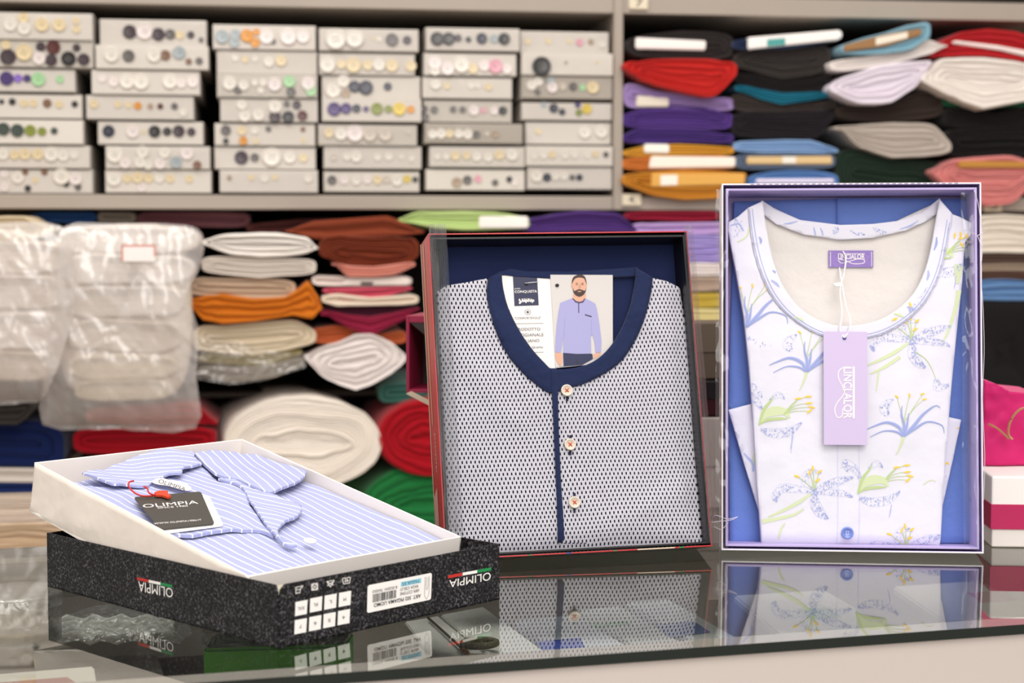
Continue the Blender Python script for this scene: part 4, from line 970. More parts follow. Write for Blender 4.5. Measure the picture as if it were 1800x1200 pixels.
bm = bmesh.new(); prism(bm, rounded(BQ), V((0, 0, .0010))); cd = link('front_card', bm, mat('tag_black', '#4a4742', .45), tg)
bm = bmesh.new(); up = V((0, 0, .0013))
put_text(bm, 'OLIMPIA', [tpt(qc, p, zc_) for p in ((512, 480), (915, 449), (905, 424), (500, 455))], up, 0)
put_text(bm, 'SINCE 1980', [tpt(qc, p, zc_) for p in ((614, 486), (838, 470), (834, 459), (611, 475))], up, 0)
put_text(bm, 'WWW.OLIMPIA1980.IT', [tpt(qc, p, zc_) for p in ((590, 602), (940, 573), (936, 562), (586, 590))], up, 0)
link('lettering', bm, MW, cd)
bm = bmesh.new()
tube(smoothline([tpt(qc, (440, 272), .008), tpt(qc, (408, 280), .008), tpt(qc, (402, 310), .006), tpt(qc, (440, 355), .003), tpt(qc, (500, 382), .001), tpt(qc, (580, 382), .000)], 5), .0008, 6, bm)
tube(smoothline([tpt(qc, (512, 312), .006), tpt(qc, (540, 328), .005), tpt(qc, (552, 360), .003), tpt(qc, (600, 380), .000)], 5), .0008, 6, bm)
link('red_cord', bm, mat('cord_red', '#c8281c', .5), tg, True)
bm = bmesh.new(); prism(bm, [tpt(qc, p, -.0008) for p in ((588, 376), (620, 362), (690, 364), (686, 380), (716, 402), (690, 408), (640, 392), (600, 392))], V((0, 0, .003)))
bmesh.ops.recalc_face_normals(bm, faces=bm.faces); bmesh.ops.bevel(bm, geom=bm.edges[:], offset=.0006, segments=1, affect='EDGES')
link('seal', bm, mat('seal_red', '#d4462a', .4), tg)

# ================================================================ standing red and black box with the patterned shirt
def cmap(y0): return lambda a, b, c: V((a, y0 - c, b))
MBW, MBH, MBD = .2807, .3359, .0517
MF = Frame(V((-.0667, 1.6521, .0092)) + ZV, rot(-.2382, -.0113, .2104))
RED = mat('box_red', '#b8262a', .3, .5); BLK = mat('box_black_inside', '#100f11', .35, .4); GOLD = mat('box_gold', '#c8ab80', .3, .4)
mb = thing('pyjama_box', 'standing red and black gift box leaning back, holding the patterned shirt', 'box', MF.m.copy())
link('back_panel', box_bm(0, MBW, MBD - .002, MBD, 0, MBH, .0003), BLK, mb)
def shell(parent, W, H, D, t, mo_, mi_, y0=0.0):
    for nm, a in (('bottom_wall', (0, W, y0, D, 0, t)), ('top_wall', (0, W, y0, D, H - t, H)), ('side_wall', (0, t, y0, D, t, H - t)), ('side_wall', (W - t, W, y0, D, t, H - t))):
        bm = box_bm(*a, .0003); bm.normal_update()
        c0 = V((W / 2, D / 2, H / 2))
        for f in bm.faces:
            if nm == 'bottom_wall' and f.normal.z < -.9 and mo_ is RED: f.material_index = 1; continue
            f.material_index = 1 if (c0 - f.calc_center_median()).dot(f.normal) > .3 * min(W, H) * .5 and abs(f.normal.y) < .5 else 0
        link(nm, bm, [mo_, mi_], parent, recalc=False)
shell(mb, MBW, MBH, MBD, .0014, RED, BLK)
# inner black tray wall, a few millimetres inside
for nm, a in (('inner_wall', (.003, .0052, .0005, MBD - .002, .003, MBH - .004)), ('inner_wall', (MBW - .0052, MBW - .003, .0005, MBD - .002, .003, MBH - .004)),
              ('inner_wall', (.003, MBW - .003, .001, MBD - .002, .003, .0052)), ('inner_wall', (.003, MBW - .003, .001, MBD - .002, MBH - .0062, MBH - .004))):
    link(nm, box_bm(*a, .0004), BLK, mb)
# printing on the outside: gold and cream bands on the side, coloured dashes under the front lip
bm = bmesh.new(); e = -.0004
put_poly(bm, [V((e, .030, .14)), V((e, .034, .14)), V((e, .034, MBH - .004)), V((e, .030, MBH - .004))], (0, 0, 0), 0)
put_poly(bm, [V((e, .047, .002)), V((e, .0505, .002)), V((e, .0505, MBH)), V((e, .047, MBH))], (0, 0, 0), 1)
put_poly(bm, [V((e, .024, .004)), V((e, .050, .004)), V((e, .050, .066)), V((e, .024, .075))], (0, 0, 0), 2)
put_text(bm, 'biphip', [V((e * 2, .022, .130)), V((e * 2, .022, .090)), V((e * 2, .017, .090)), V((e * 2, .017, .130))], (0, 0, 0), .0, 1)
for x0, x1, mi in ((.02, .05, 3), (.085, .088, 3), (.125, .13, 4), (.175, .178, 3), (.20, .24, 1), (.245, .25, 3)):
    put_poly(bm, [V((x0, e, .0002)), V((x1, e, .0002)), V((x1, e, .0013)), V((x0, e, .0013))], (0, 0, 0), mi)
link('printed_bands', bm, [GOLD, mat('box_cream_print', '#ddc9b0', .4), mat('box_blush_print', '#c9938a', .4), MGRN, mat('box_blue_print', '#2f4a9a', .4)], mb)
# clear sleeve edges, pleated, standing a little proud of the rim
def pleated(x0, x1, z0, z1, y0, parent, name='clear_sleeve', n_=9, amp=.0014, skew=0):
    bm = bmesh.new(); cols_ = []
    for i in range(n_ * 2 + 1):
        x = x0 + (x1 - x0) * i / (n_ * 2); y = y0 + (amp if i % 2 else -amp) * (1 + .5 * sin(i * 2.3))
        cols_.append([bm.verts.new((x + skew * k / 20 + .0006 * noise.noise(V((x * 50, k * .6, 1))), y + .0012 * noise.noise(V((i * .7, k * .5, 3))), z0 + (z1 - z0) * k / 20)) for k in range(21)])
    for a_, b_ in zip(cols_, cols_[1:]):
        for k in range(20): bm.faces.new([a_[k], b_[k], b_[k + 1], a_[k + 1]])
    return link(name, bm, film('sleeve_clear', .12, '#e8ecf0', .10, None, .25), parent)
pleated(.0005, .019, .004, MBH + .010, -.002, mb)
pleated(MBW - .004, MBW + .006, .003, MBH + .006, -.002, mb, n_=6)

m, nt, n, b = nodes_mat('jacquard_weave'); uv = n.new('ShaderNodeUVMap'); uv.uv_map = 'uv'; sx = n.new('ShaderNodeSeparateXYZ')
nz = n.new('ShaderNodeTexNoise'); nz.inputs['Scale'].default_value = 9; nz.inputs['Detail'].default_value = 1
nt.links.new(uv.outputs[0], nz.inputs['Vector']); nt.links.new(uv.outputs[0], sx.inputs[0]); sn = n.new('ShaderNodeSeparateColor'); nt.links.new(nz.outputs['Color'], sn.inputs[0])
px_, py_ = .00440, .00450
uu = M(nt, 'DIVIDE', M(nt, 'ADD', sx.outputs[0], M(nt, 'MULTIPLY', sn.outputs[0], .006)), px_); vv = M(nt, 'DIVIDE', M(nt, 'ADD', sx.outputs[1], M(nt, 'MULTIPLY', sn.outputs[1], .006)), py_)
rowi = M(nt, 'FLOOR', vv); half = M(nt, 'MULTIPLY', M(nt, 'MODULO', M(nt, 'ADD', rowi, 1000), 2), .5)
fu = M(nt, 'FRACT', M(nt, 'ADD', M(nt, 'ADD', uu, half), 100)); fv = M(nt, 'FRACT', M(nt, 'ADD', vv, 1000))
du = M(nt, 'ABSOLUTE', M(nt, 'SUBTRACT', fu, .5)); dv = M(nt, 'ABSOLUTE', M(nt, 'SUBTRACT', fv, .5))
rect = M(nt, 'MULTIPLY', M(nt, 'LESS_THAN', du, .20), M(nt, 'LESS_THAN', dv, .34))
vl = M(nt, 'GREATER_THAN', du, .455); hl = M(nt, 'MULTIPLY', M(nt, 'GREATER_THAN', dv, .445), M(nt, 'GREATER_THAN', du, .22))
lines = M(nt, 'MULTIPLY', M(nt, 'MAXIMUM', vl, hl), .62)
mask = M(nt, 'MAXIMUM', rect, lines)
mx = n.new('ShaderNodeMix'); mx.data_type = 'RGBA'; mx.inputs[6].default_value = lin('#cfcdd8'); mx.inputs[7].default_value = lin('#191926')
nt.links.new(mask, mx.inputs[0]); nt.links.new(mx.outputs[2], b.inputs['Base Color']); b.inputs['Roughness'].default_value = .9; b.inputs['Specular IOR Level'].default_value = .12
bp = n.new('ShaderNodeBump'); bp.inputs['Strength'].default_value = .25; bp.inputs['Distance'].default_value = .001; nt.links.new(M(nt, 'SUBTRACT', 1, mask), bp.inputs['Height']); nt.links.new(bp.outputs[0], b.inputs['Normal'])
JAC = m
NAVY = mat('navy_jersey', '#1e284a', .85, .15, bump=(120, .15), sheen=.1); NAVY2 = mat('navy_trouser', '#1e2648', .9, .1, bump=(60, .12), sheen=.1)
s6 = crop(700, 370, 1.875)
def m2(F, cf, pts, y): return [(q.x, q.z) for q in (F.on(*cf(*p), 1, y) for p in pts)]
def sm(P, n=4): return [(p.x, p.y) for p in smoothline([(x, y, 0) for x, y in P], n, True)]
ps = thing('patterned_shirt', 'folded white shirt with small dark woven pattern, navy collar and three buttons', 'shirt', MF.m.copy())
def hm(a, b):
    g = 0
    for (ax, az, bx, bz, h_, w_) in ((.045, .275, .115, .19, .0022, .010), (.03, .21, .08, .14, .0018, .012), (.20, .27, .255, .22, .0018, .010), (.18, .03, .26, .06, .002, .014)):
        A_ = V((ax, az, 0)); B_ = V((bx, bz, 0)); P_ = V((a, b, 0)); t1 = max(0, min(1, (P_ - A_).dot(B_ - A_) / (B_ - A_).length_squared)); d_ = (P_ - A_ - (B_ - A_) * t1).length
        g += h_ * math.exp(-(d_ / w_) ** 2)
    ed = min(a - .012, MBW - .012 - a, b - .005)
    return g + .0022 * noise.noise(V((a * 13, b * 13, 2))) + .0006 * noise.noise(V((a * 60, b * 60, 2))) - .004 * max(0, 1 - max(ed, 0) / .02) ** 2
YS = .014
outer_neck = [(300, 222), (292, 260), (297, 310), (312, 370), (335, 430), (370, 490), (420, 545), (470, 585), (505, 602), (560, 585), (620, 567), (690, 530), (740, 490), (785, 420), (812, 350), (830, 280), (838, 222)]
inner_neck = [(340, 208), (345, 250), (356, 300), (375, 350), (405, 408), (445, 465), (480, 502), (505, 522), (560, 522), (620, 508), (665, 482), (705, 440), (740, 380), (765, 310), (780, 240), (783, 190)]
body = [(130, 264), (160, 246), (225, 236), (296, 222)] + outer_neck[1:-1] + [(838, 222), (890, 232), (932, 250), (944, 330), (958, 430), (968, 520), (980, 660), (992, 830), (1003, 1010), (1006, 1085), (995, 1104), (800, 1112), (600, 1128), (340, 1140), (200, 1140), (172, 1120), (166, 1000), (160, 850), (152, 700), (143, 500), (136, 380)]
link('shirt_body', sheet(m2(MF, s6, body, YS), .004, hm, cmap(YS), .018, lip=.0008), JAC, ps)
nb = m2(MF, s6, outer_neck, YS); ni = m2(MF, s6, inner_neck, YS)
nb = [(p.x, p.y) for p in smoothline([(x, y, 0) for x, y in nb], 4)]; ni = [(p.x, p.y) for p in smoothline([(x, y, 0) for x, y in ni], 4)]
link('neckband', sheet(nb + ni[::-1], .004, lambda a, b: hm(a, b) + .0026, cmap(YS), .004, lip=.0009), NAVY, ps)
bm = bmesh.new()
sl = [(x * .86 + y2 * .14, z * .86 + z2 * .14) for (x, z), (y2, z2) in zip(nb[::1], [ni[min(int(i * len(ni) / len(nb)), len(ni) - 1)] for i in range(len(nb))])]
for i in range(0, len(sl) - 1):
    a_, b_ = sl[i], sl[i + 1]; d_ = V((b_[0] - a_[0], b_[1] - a_[1], 0)).normalized() * .0003; nx, nz_ = -d_.y, d_.x
    put_poly(bm, [V((x, YS - hm(x, z) - .0028, z)) for x, z in ((a_[0] + nx, a_[1] + nz_), (b_[0] + nx, b_[1] + nz_), (b_[0] - nx, b_[1] - nz_), (a_[0] - nx, a_[1] - nz_))], (0, 0, 0))
link('stitching', bm, mat('navy_thread', '#141b3c', .8), ps)
# inside of the neck and its back band
inside = [(330, 200), (560, 200), (790, 186), (800, 300), (760, 420), (700, 500), (600, 560), (500, 580), (420, 520), (360, 430), (325, 320)]
link('neck_inside', sheet(m2(MF, s6, inside, .022), .008, lambda a, b: .001 * noise.noise(V((a * 30, b * 30, 4))), cmap(.022), .008), NAVY2, ps)
bandk = [(292, 224), (330, 204), (368, 192), (420, 200), (560, 202), (700, 194), (782, 186), (836, 222), (786, 205), (782, 215), (640, 222), (500, 224), (380, 216), (345, 212)]
link('back_neckband', sheet(m2(MF, s6, bandk, .0165), .005, lambda a, b: .0006 * noise.noise(V((a * 40, b * 40, 4))), cmap(.0165), .006), NAVY, ps)
plk = [(502, 520), (523, 520), (528, 700), (536, 900), (547, 1085), (537, 1094), (526, 1092), (520, 900), (512, 700)]
link('placket', sheet(m2(MF, s6, plk, YS - .002), .004, lambda a, b: hm(a, b) + .0038, cmap(YS), .002, lip=.0006), NAVY, ps)
bm = bmesh.new()
for k in range(6):
    q = m2(MF, s6, [(548 + k * 13, 1094), (556 + k * 13, 1094), (556 + k * 13, 1097), (548 + k * 13, 1097)], YS)
    put_poly(bm, [V((x, YS - hm(x, z) - .0006, z)) for x, z in q], (0, 0, 0))
for x_, y_ in ((556, 620), (567, 748), (567, 798), (580, 938), (580, 988)):
    q = m2(MF, s6, [(x_ - 4, y_ - 8), (x_ + 4, y_ - 8), (x_ + 4, y_ + 8), (x_ - 4, y_ + 8)], YS)
    put_poly(bm, [V((x, YS - hm(x, z) - .0006, z)) for x, z in q], (0, 0, 0))
link('buttonholes', bm, mat('dark_thread', '#1d2138', .8), ps)
for x_, y_ in ((556, 592), (567, 770), (581, 961)):
    (x, z), = m2(MF, s6, [(x_, y_)], YS - .003)
    R_ = .0062
    o = link('button', lathe([(.0004, -.0022), (R_ * .7, -.0022), (R_ * .78, -.0030), (R_ * .93, -.0031), (R_, -.0024), (R_, -.0008), (R_ * .9, 0), (.0004, 0)], 28, 'y'), mat('button_horn', '#d8ccbc', .3, .5), ps, True)
    o.location = (x, YS - hm(x, z) - .001, z)
    bm = bmesh.new()
    for s1_, s2_ in ((1, 1), (1, -1)):
        tube([V((-.0018 * s1_, -.0024, -.0018 * s2_)), V((0, -.0031, 0)), V((.0018 * s1_, -.0024, .0018 * s2_))], .00055, 6, bm)
    link('thread', bm, mat('thread_red', '#c2502e', .8), o)
# navy trousers folded behind the shirt
tp = [(150, 108), (930, 100), (955, 480), (1000, 1080), (170, 1110), (140, 500)]
o = link('folded_trousers', sheet(m2(MF, s6, tp, .036), .008, lambda a, b: .0012 * noise.noise(V((a * 12, b * 12, 7))), cmap(.036), .012, lip=.001), NAVY2)
tag(o, 'navy pyjama trousers folded behind the patterned shirt in the red and black box', 'trousers', None, MF.m.copy())
# ---------------- product card tucked in the neck
s8 = crop(860, 450, 4.286)
pc = thing('product_card', 'white folded product card with a photo of a man, tucked in navy collar', 'card', MF.m.copy())
YC = .0175
def cq(pts, y=YC): return [MF.on(*s8(*p), 1, y) for p in pts]
bm = bmesh.new(); prism(bm, cq(((96, 146), (415, 132), (470, 138), (505, 845), (440, 850), (120, 830))), V((0, .0008, 0))); c1_ = link('card_panel', bm, mat('card_white', '#e4e0dc', .35, .4), pc)
bm = bmesh.new(); prism(bm, cq(((460, 140), (930, 142), (931, 800), (500, 842), (476, 420)), YC - .0012), V((0, .0008, 0))); c2_ = link('photo_panel', bm, mat('card_photo_ground', '#c6c1be', .35, .4), pc)
bm = bmesh.new(); pe = YC - .0003
put_poly(bm, cq(((178, 152), (360, 146), (373, 370), (190, 376)), pe), (0, 0, 0), 0)
def ct(s_, x0, y0, x1, y1, h_, mi, bold=0): put_text(bm, s_, cq(((x0, y0), (x1, y1), (x1 - h_ * .03, y1 - h_), (x0 - h_ * .03, y0 - h_)), pe - .0003), (0, 0, 0), bold, mi)
ct('LINEA', 190, 250, 236, 249, 9, 1); ct('CONQUISTA', 192, 281, 360, 277, 22, 1, .008); ct('biphip', 246, 354, 340, 352, 34, 1, .035); ct('PIGIAMI', 258, 326, 306, 325, 7, 1)
for dx, dy, r_ in ((228, 330, 6), (236, 345, 7), (230, 352, 6)): put_poly(bm, cq([(dx + r_ * cos(k), dy + r_ * 1.6 * sin(k)) for k in [i * pi / 4 for i in range(8)]], pe - .0003), (0, 0, 0), 1)
for k in range(12):
    a0 = k * pi / 6
    put_poly(bm, cq([(290 + r_ * cos(a0 + d_), 421 + r_ * sin(a0 + d_)) for r_, d_ in ((14, -.1), (26, -.08), (26, .08), (14, .1))], pe), (0, 0, 0), 2)
put_poly(bm, cq([(290 + 9 * cos(i * pi / 4), 421 + 9 * sin(i * pi / 4)) for i in range(8)], pe), (0, 0, 0), 0)
ct('"CONFORTEVOLE"', 190, 475, 392, 472, 17, 2); ct('PRODOTTO', 204, 562, 385, 560, 22, 2, .004); ct('ARTIGIANALE', 190, 606, 410, 602, 22, 2, .004); ct('ITALIANO', 222, 650, 378, 646, 22, 2, .004)
ct('Premium Quality', 205, 700, 408, 696, 20, 2, .004); ct('Made in', 318, 772, 368, 770, 16, 2)
for yy in (508, 726): put_poly(bm, cq(((185, yy), (410, yy - 4), (410, yy - 1), (185, yy + 3)), pe), (0, 0, 0), 2)
link('printing', bm, [mat('print_navy', '#2a2c4a', .4), MW, mat('print_grey', '#6a6672', .5)], c1_)
# printed photograph of a man in a lilac henley
bm = bmesh.new(); pe2 = YC - .0016; lay = [0]
def ph(pts, mi, n=0):
    lay[0] += 1; L = pts if not n else [(p.x, p.y) for p in smoothline([(x, y, 0) for x, y in pts], n, True)]
    put_poly(bm, cq(L, pe2 - lay[0] * .00002), (0, 0, 0), mi)
ph([(556, 722), (776, 735), (782, 775), (700, 820), (500, 835), (560, 828)], 3)                      # trousers
ph([(498, 728), (545, 732), (552, 770), (545, 820), (525, 818), (508, 790), (500, 760)], 0, 2)        # hand
ph([(782, 738), (842, 725), (838, 745), (790, 778)], 0)
ph([(655, 780), (663, 775), (668, 808), (658, 812)], 5)
ph([(632, 285), (730, 285), (724, 350), (676, 372), (628, 345)], 0)                                  # neck
ph([(622, 318), (570, 338), (535, 352), (522, 420), (508, 520), (500, 620), (496, 722), (540, 728), (556, 640), (566, 560), (560, 640), (556, 728), (660, 736), (768, 734), (766, 600), (778, 590), (795, 660), (800, 728), (842, 722), (846, 640), (832, 520), (812, 400), (800, 358), (760, 335), (722, 318), (700, 345), (676, 352), (650, 345)], 1)
ph([(622, 318), (634, 318), (655, 338), (680, 344), (705, 336), (716, 318), (724, 322), (708, 350), (680, 356), (650, 350)], 4)
ph([(669, 352), (677, 352), (678, 428), (671, 428)], 4)
ph([(720, 436), (770, 450), (772, 462), (722, 447)], 4)
for xs in ((566, 470, 562, 600), (766, 480, 768, 600)): ph([(xs[0], xs[1]), (xs[0] + 4, xs[1]), (xs[2] + 4, xs[3]), (xs[2], xs[3])], 6)
ph([(626, 205), (632, 170), (655, 148), (680, 140), (706, 150), (726, 172), (732, 208), (730, 250), (716, 282), (690, 302), (668, 302), (645, 284), (630, 250)], 0, 3)
ph([(622, 212), (626, 175), (640, 152), (680, 138), (715, 148), (730, 178), (734, 214), (724, 190), (712, 168), (680, 162), (650, 168), (634, 188)], 2, 2)
ph([(630, 236), (640, 262), (660, 254), (678, 248), (700, 254), (722, 260), (730, 236), (728, 262), (714, 288), (690, 304), (668, 304), (644, 288), (632, 262)], 2, 2)
ph([(664, 262), (695, 262), (690, 270), (668, 270)], 7)
for ex_ in (660, 702): ph([(ex_ - 8, 212), (ex_ + 8, 212), (ex_ + 7, 217), (ex_ - 7, 217)], 5); ph([(ex_ - 10, 202), (ex_ + 10, 202), (ex_ + 9, 206), (ex_ - 9, 206)], 2)
ph([(679, 212), (685, 212), (690, 240), (674, 240)], 7)
for ear in (622, 732): ph([(ear - 4, 210), (ear + 4, 210), (ear + 3, 232), (ear - 3, 232)], 0)
link('printed_photo', bm, [mat('ph_skin', '#cf9f86', .4), mat('ph_lilac', '#9c9bc6', .4), mat('ph_hair', '#3e2c26', .4), mat('ph_navy', '#252a4c', .4), mat('ph_trim', '#453a5c', .4), mat('ph_dark', '#2a2226', .4), mat('ph_fold', '#8f8fc2', .4), mat('ph_shade', '#b98672', .4)], c2_)
for (x_, y_), par in (((280, 208), c1_), ((512, 220), c2_)):
    bm = bmesh.new(); put_poly(bm, cq([(x_ + 15 * cos(i * pi / 6), y_ + 13 * sin(i * pi / 6)) for i in range(12)], YC - .0022 if par is c2_ else YC - .0008), (0, 0, 0)); link('punch_hole', bm, mat('hole_dark', '#15151c', .6), par)
bm = tube([MF.on(*s8(268, 204), 1, YC - .003), MF.on(*s8(320, 198), 1, YC - .005), MF.on(*s8(375, 194), 1, YC - .003)], .0004, 6)
link('clear_thread', bm, mat('nylon', '#d8d6da', .2, .6), pc, True)

# ================================================================ standing lavender box with the floral nightwear
RBW, RBH, RBD = .2688, .3852, .06
RF = Frame(V((.219, 1.7258, .0056)) + ZV, rot(-.111, -.0022, -.083))
LAV = mat('box_lavender', '#b5a6d6', .45, .35); LAVD = mat('box_white_rim', '#ebe6ec', .45, .3)
rb = thing('nightwear_box', 'standing white and lavender gift box holding the floral top', 'box', RF.m.copy())
link('back_panel', box_bm(0, RBW, RBD - .002, RBD, 0, RBH, .0003), LAV, rb)
shell(rb, RBW, RBH, RBD, .0016, LAVD, LAV)
for nm, a in (('inner_wall', (.0042, .0066, .0012, RBD - .002, .004, RBH - .005)), ('inner_wall', (RBW - .0066, RBW - .0042, .0012, RBD - .002, .004, RBH - .005)),
              ('inner_wall', (.0042, RBW - .0042, .0015, RBD - .002, .004, .0064)), ('inner_wall', (.0042, RBW - .0042, .0015, RBD - .002, RBH - .0074, RBH - .005))):
    bm = box_bm(*a, .0005); link(nm, bm, LAV, rb)
bm = bmesh.new()
for k in range(34):
    x = .03 + k * .0064; put_poly(bm, [V((x, -.0003, RBH - .0012)), V((x + .004, -.0003, RBH - .0012)), V((x + .004, -.0003, RBH - .0004)), V((x, -.0003, RBH - .0004))], (0, 0, 0))
link('printed_rim', bm, mat('rim_print', '#8f84a8', .5), rb)
# clear wrap: crumpled film down both sides
def crumple(x0, x1, z0, z1, y0, parent, seed, amp, skew=0, op=.05):
    bm = sheet([(x0, z0), (x1, z0), (x1 + skew, z1), (x0 + skew, z1)], .004,
               lambda a, b: amp * noise.noise(V((a * 90 + seed, b * 11, seed))) + amp * .8 * abs(noise.noise(V((a * 160, b * 34 + a * 60, seed)))), lambda a, b, c: V((a, y0 - c, b)))
    return link('clear_wrap', bm, film('wrap_clear', op, '#f0eaf4', .07, None, .15), parent)
crumple(-.0065, .0075, .002, RBH - .006, -.0015, rb, 2.2, .004)
crumple(RBW - .020, RBW - .004, .004, RBH - .010, .004, rb, 5.1, .007)
for lines_ in ((((1712, 334), (1719, 356), (1725, 398), (1727, 440), (1724, 480), (1728, 540), (1730, 620), (1727, 700), (1731, 800), (1729, 880)), ((1718, 414), (1724, 411), (1731, 407)), ((1718, 414), (1722, 424), (1726, 436)), ((1718, 414), (1713, 410), (1709, 409))),
               (((1251, 918), (1257, 905), (1278, 912), (1297, 908)), ((1251, 918), (1262, 916), (1284, 914), (1297, 908)), ((1255, 925), (1268, 930), (1280, 918)))):
    bm = bmesh.new()
    for pts in lines_: tube(smoothline([RF.on(px, py, 1, -.003) for px, py in pts], 3), .0003, 5, bm)
    link('wrap_crease', bm, mat('crease_shine', '#d2c8da', .15, .8), rb, True)

s7 = crop(1220, 300, 1.7138)
PANT = mat('periwinkle_jersey', '#6c86cc', .88, .12, bump=(70, .15), sheen=.12, vary=.04)
nt_ = thing('folded_trousers', 'periwinkle blue trousers folded in two halves behind the floral top', 'trousers', RF.m.copy())
def hp(a, b): return .0012 * noise.noise(V((a * 14, b * 8, 17))) + .0008 * noise.noise(V((a * 50, b * 9, 7)))
link('trouser_leg', sheet(m2(RF, s7, [(120, 92), (434, 84), (440, 600), (440, 1122), (108, 1122), (104, 700)], .046), .008, hp, cmap(.046), .012, lip=.0012), PANT, nt_)
link('trouser_leg', sheet(m2(RF, s7, [(430, 82), (832, 84), (842, 300), (845, 700), (862, 1122), (430, 1122)], .0445), .008, hp, cmap(.0445), .010, lip=.0012), PANT, nt_)

FLO = mat('floral_cotton', '#dddce8', .85, .12, bump=(40, .12), sheen=.08); FIN = mat('floral_inside', '#dbd6d2', .9, .1, bump=(45, .2))
PBL = mat('print_lavender', '#a9b3e0', .85); PBD = mat('print_blue', '#98a4d6', .85); PLG = mat('print_pale_green', '#cdd8b0', .85); PYE = mat('print_yellow', '#f2cb4c', .8); PPL = mat('print_pale_lilac', '#c9cdec', .85)
PG2 = mat('print_green', '#b9cb90', .85)
fs = thing('floral_top', 'white nightwear top printed with blue lilies, folded in the lavender box', 'top', RF.m.copy())
YF = .020
def hf7(a, b):
    g = 0
    for (ax, az, bx, bz, h_, w_) in ((.07, .26, .06, .10, .0014, .012), (.20, .27, .195, .12, .0016, .012), (.035, .30, .07, .27, .0012, .01), (.135, .10, .135, .01, .001, .012)):
        A_ = V((ax, az, 0)); B_ = V((bx, bz, 0)); P_ = V((a, b, 0)); t1 = max(0, min(1, (P_ - A_).dot(B_ - A_) / (B_ - A_).length_squared)); d_ = (P_ - A_ - (B_ - A_) * t1).length
        g += h_ * math.exp(-(d_ / w_) ** 2)
    return g + .002 * noise.noise(V((a * 11, b * 9, 12))) + .0005 * noise.noise(V((a * 50, b * 40, 2))) - .006 * max(0, 1 - max(b - .004, 0) / .014) ** 2
def hside(a, b): return hf7(a, b) - .004
oN = [(162, 112), (168, 170), (178, 235), (196, 300), (222, 360), (258, 412), (300, 450), (350, 482), (400, 502), (450, 510), (520, 505), (580, 488), (640, 452), (690, 405), (726, 345), (750, 280), (766, 200), (778, 130)]
iN = [(206, 92), (214, 150), (226, 220), (242, 285), (266, 345), (300, 395), (340, 430), (395, 458), (450, 468), (515, 462), (570, 444), (620, 412), (662, 368), (692, 310), (712, 240), (726, 160), (740, 86)]
bodyF = oN + [(800, 138), (843, 160), (836, 192), (818, 214), (812, 262), (808, 330), (798, 420), (788, 520), (776, 650), (764, 800), (752, 950), (742, 1130), (205, 1132), (198, 1040), (190, 950), (178, 740), (166, 590), (150, 440), (126, 300), (112, 230), (103, 180), (104, 155), (132, 138)]
def fm(mat_i_bm, poly, mi=0): pass
main = sheet(m2(RF, s7, bodyF, YF), .004, hf7, cmap(YF), .016, lip=.0006)
for f in main.faces: f.material_index = 0
random.seed(11)
def inpoly(x, y, P):
    c = False
    for (x0, y0), (x1, y1) in zip(P, P[1:] + P[:1]):
        if (y0 > y) != (y1 > y) and x < (x1 - x0) * (y - y0) / (y1 - y0) + x0: c = not c
    return c
def decal(bm, pts, mi, region, hfun, y0, eps=.00035):
    """a printed mark, given in photo crop units, laid on the cloth; left out where it would leave the cloth piece"""
    if not all(inpoly(p[0], p[1], region) for p in pts): return
    L = []
    for p in pts:
        q = RF.on(*s7(p[0], p[1]), 1, y0); L.append(V((q.x, y0 - hfun(q.x, q.z) - eps, q.z)))
    put_poly(bm, L, (0, 0, 0), mi)
def dst(bm, pts, w_, mi, rg, hfun, y0, n=6, eps=.00035):
    for qd in stroke2(pts, w_, n): decal(bm, [(p.x, p.y) for p in qd], mi, rg, hfun, y0, eps)
def dots(bm, pts, wd, num, mi, rg, hfun, y0, r0=.9, r1=1.9):
    L = smoothline([(x, y, 0) for x, y in pts], 8)
    for _ in range(num):
        s_ = random.random(); i = min(int(s_ * (len(L) - 1)), len(L) - 2); p = L[i].lerp(L[i + 1], random.random()); t = (L[i + 1] - L[i]).normalized()
        env = sin(pi * min(.95, s_ * .85 + .12)); o_ = random.uniform(-1, 1) * wd * env * .5; c_ = p + V((-t.y, t.x, 0)) * o_; r_ = random.uniform(r0, r1)
        decal(bm, [(c_.x + r_ * cos(k * pi / 3), c_.y + r_ * 1.2 * sin(k * pi / 3)) for k in range(6)], mi, rg, hfun, y0, .0005)
def outline(bm, pts, wd, mi, rg, hfun, y0, w_=.8):
    L = smoothline([(x, y, 0) for x, y in pts], 6)
    for sgn in (-1, 1):
        E_2 = []
        for i, p in enumerate(L):
            t = (L[min(i + 1, len(L) - 1)] - L[max(i - 1, 0)]).normalized(); s_ = i / (len(L) - 1); E_2.append(p + V((-t.y, t.x, 0)) * sgn * wd * .5 * sin(pi * min(1, s_ * .9 + .08)))
        for a_, b_ in zip(E_2, E_2[1:]):
            d_ = (b_ - a_); nn = V((-d_.y, d_.x, 0)).normalized() * w_ / 2; decal(bm, [(q.x, q.y) for q in (a_ + nn, b_ + nn, b_ - nn, a_ - nn)], mi, rg, hfun, y0, .00045)
def anthers(bm, c, tips, rg, hfun, y0):
    for tx, ty, an in tips:
        dst(bm, [c, ((c[0] + tx) / 2, (c[1] + ty) / 2 - 4), (tx, ty)], [2.6, 1.4], 5, rg, hfun, y0, 4)
        d_ = (cos(an) * 9, sin(an) * 9); dst(bm, [(tx - d_[0], ty - d_[1]), (tx, ty), (tx + d_[0], ty + d_[1])], [2, 6, 2], 4, rg, hfun, y0, 3, .0006)
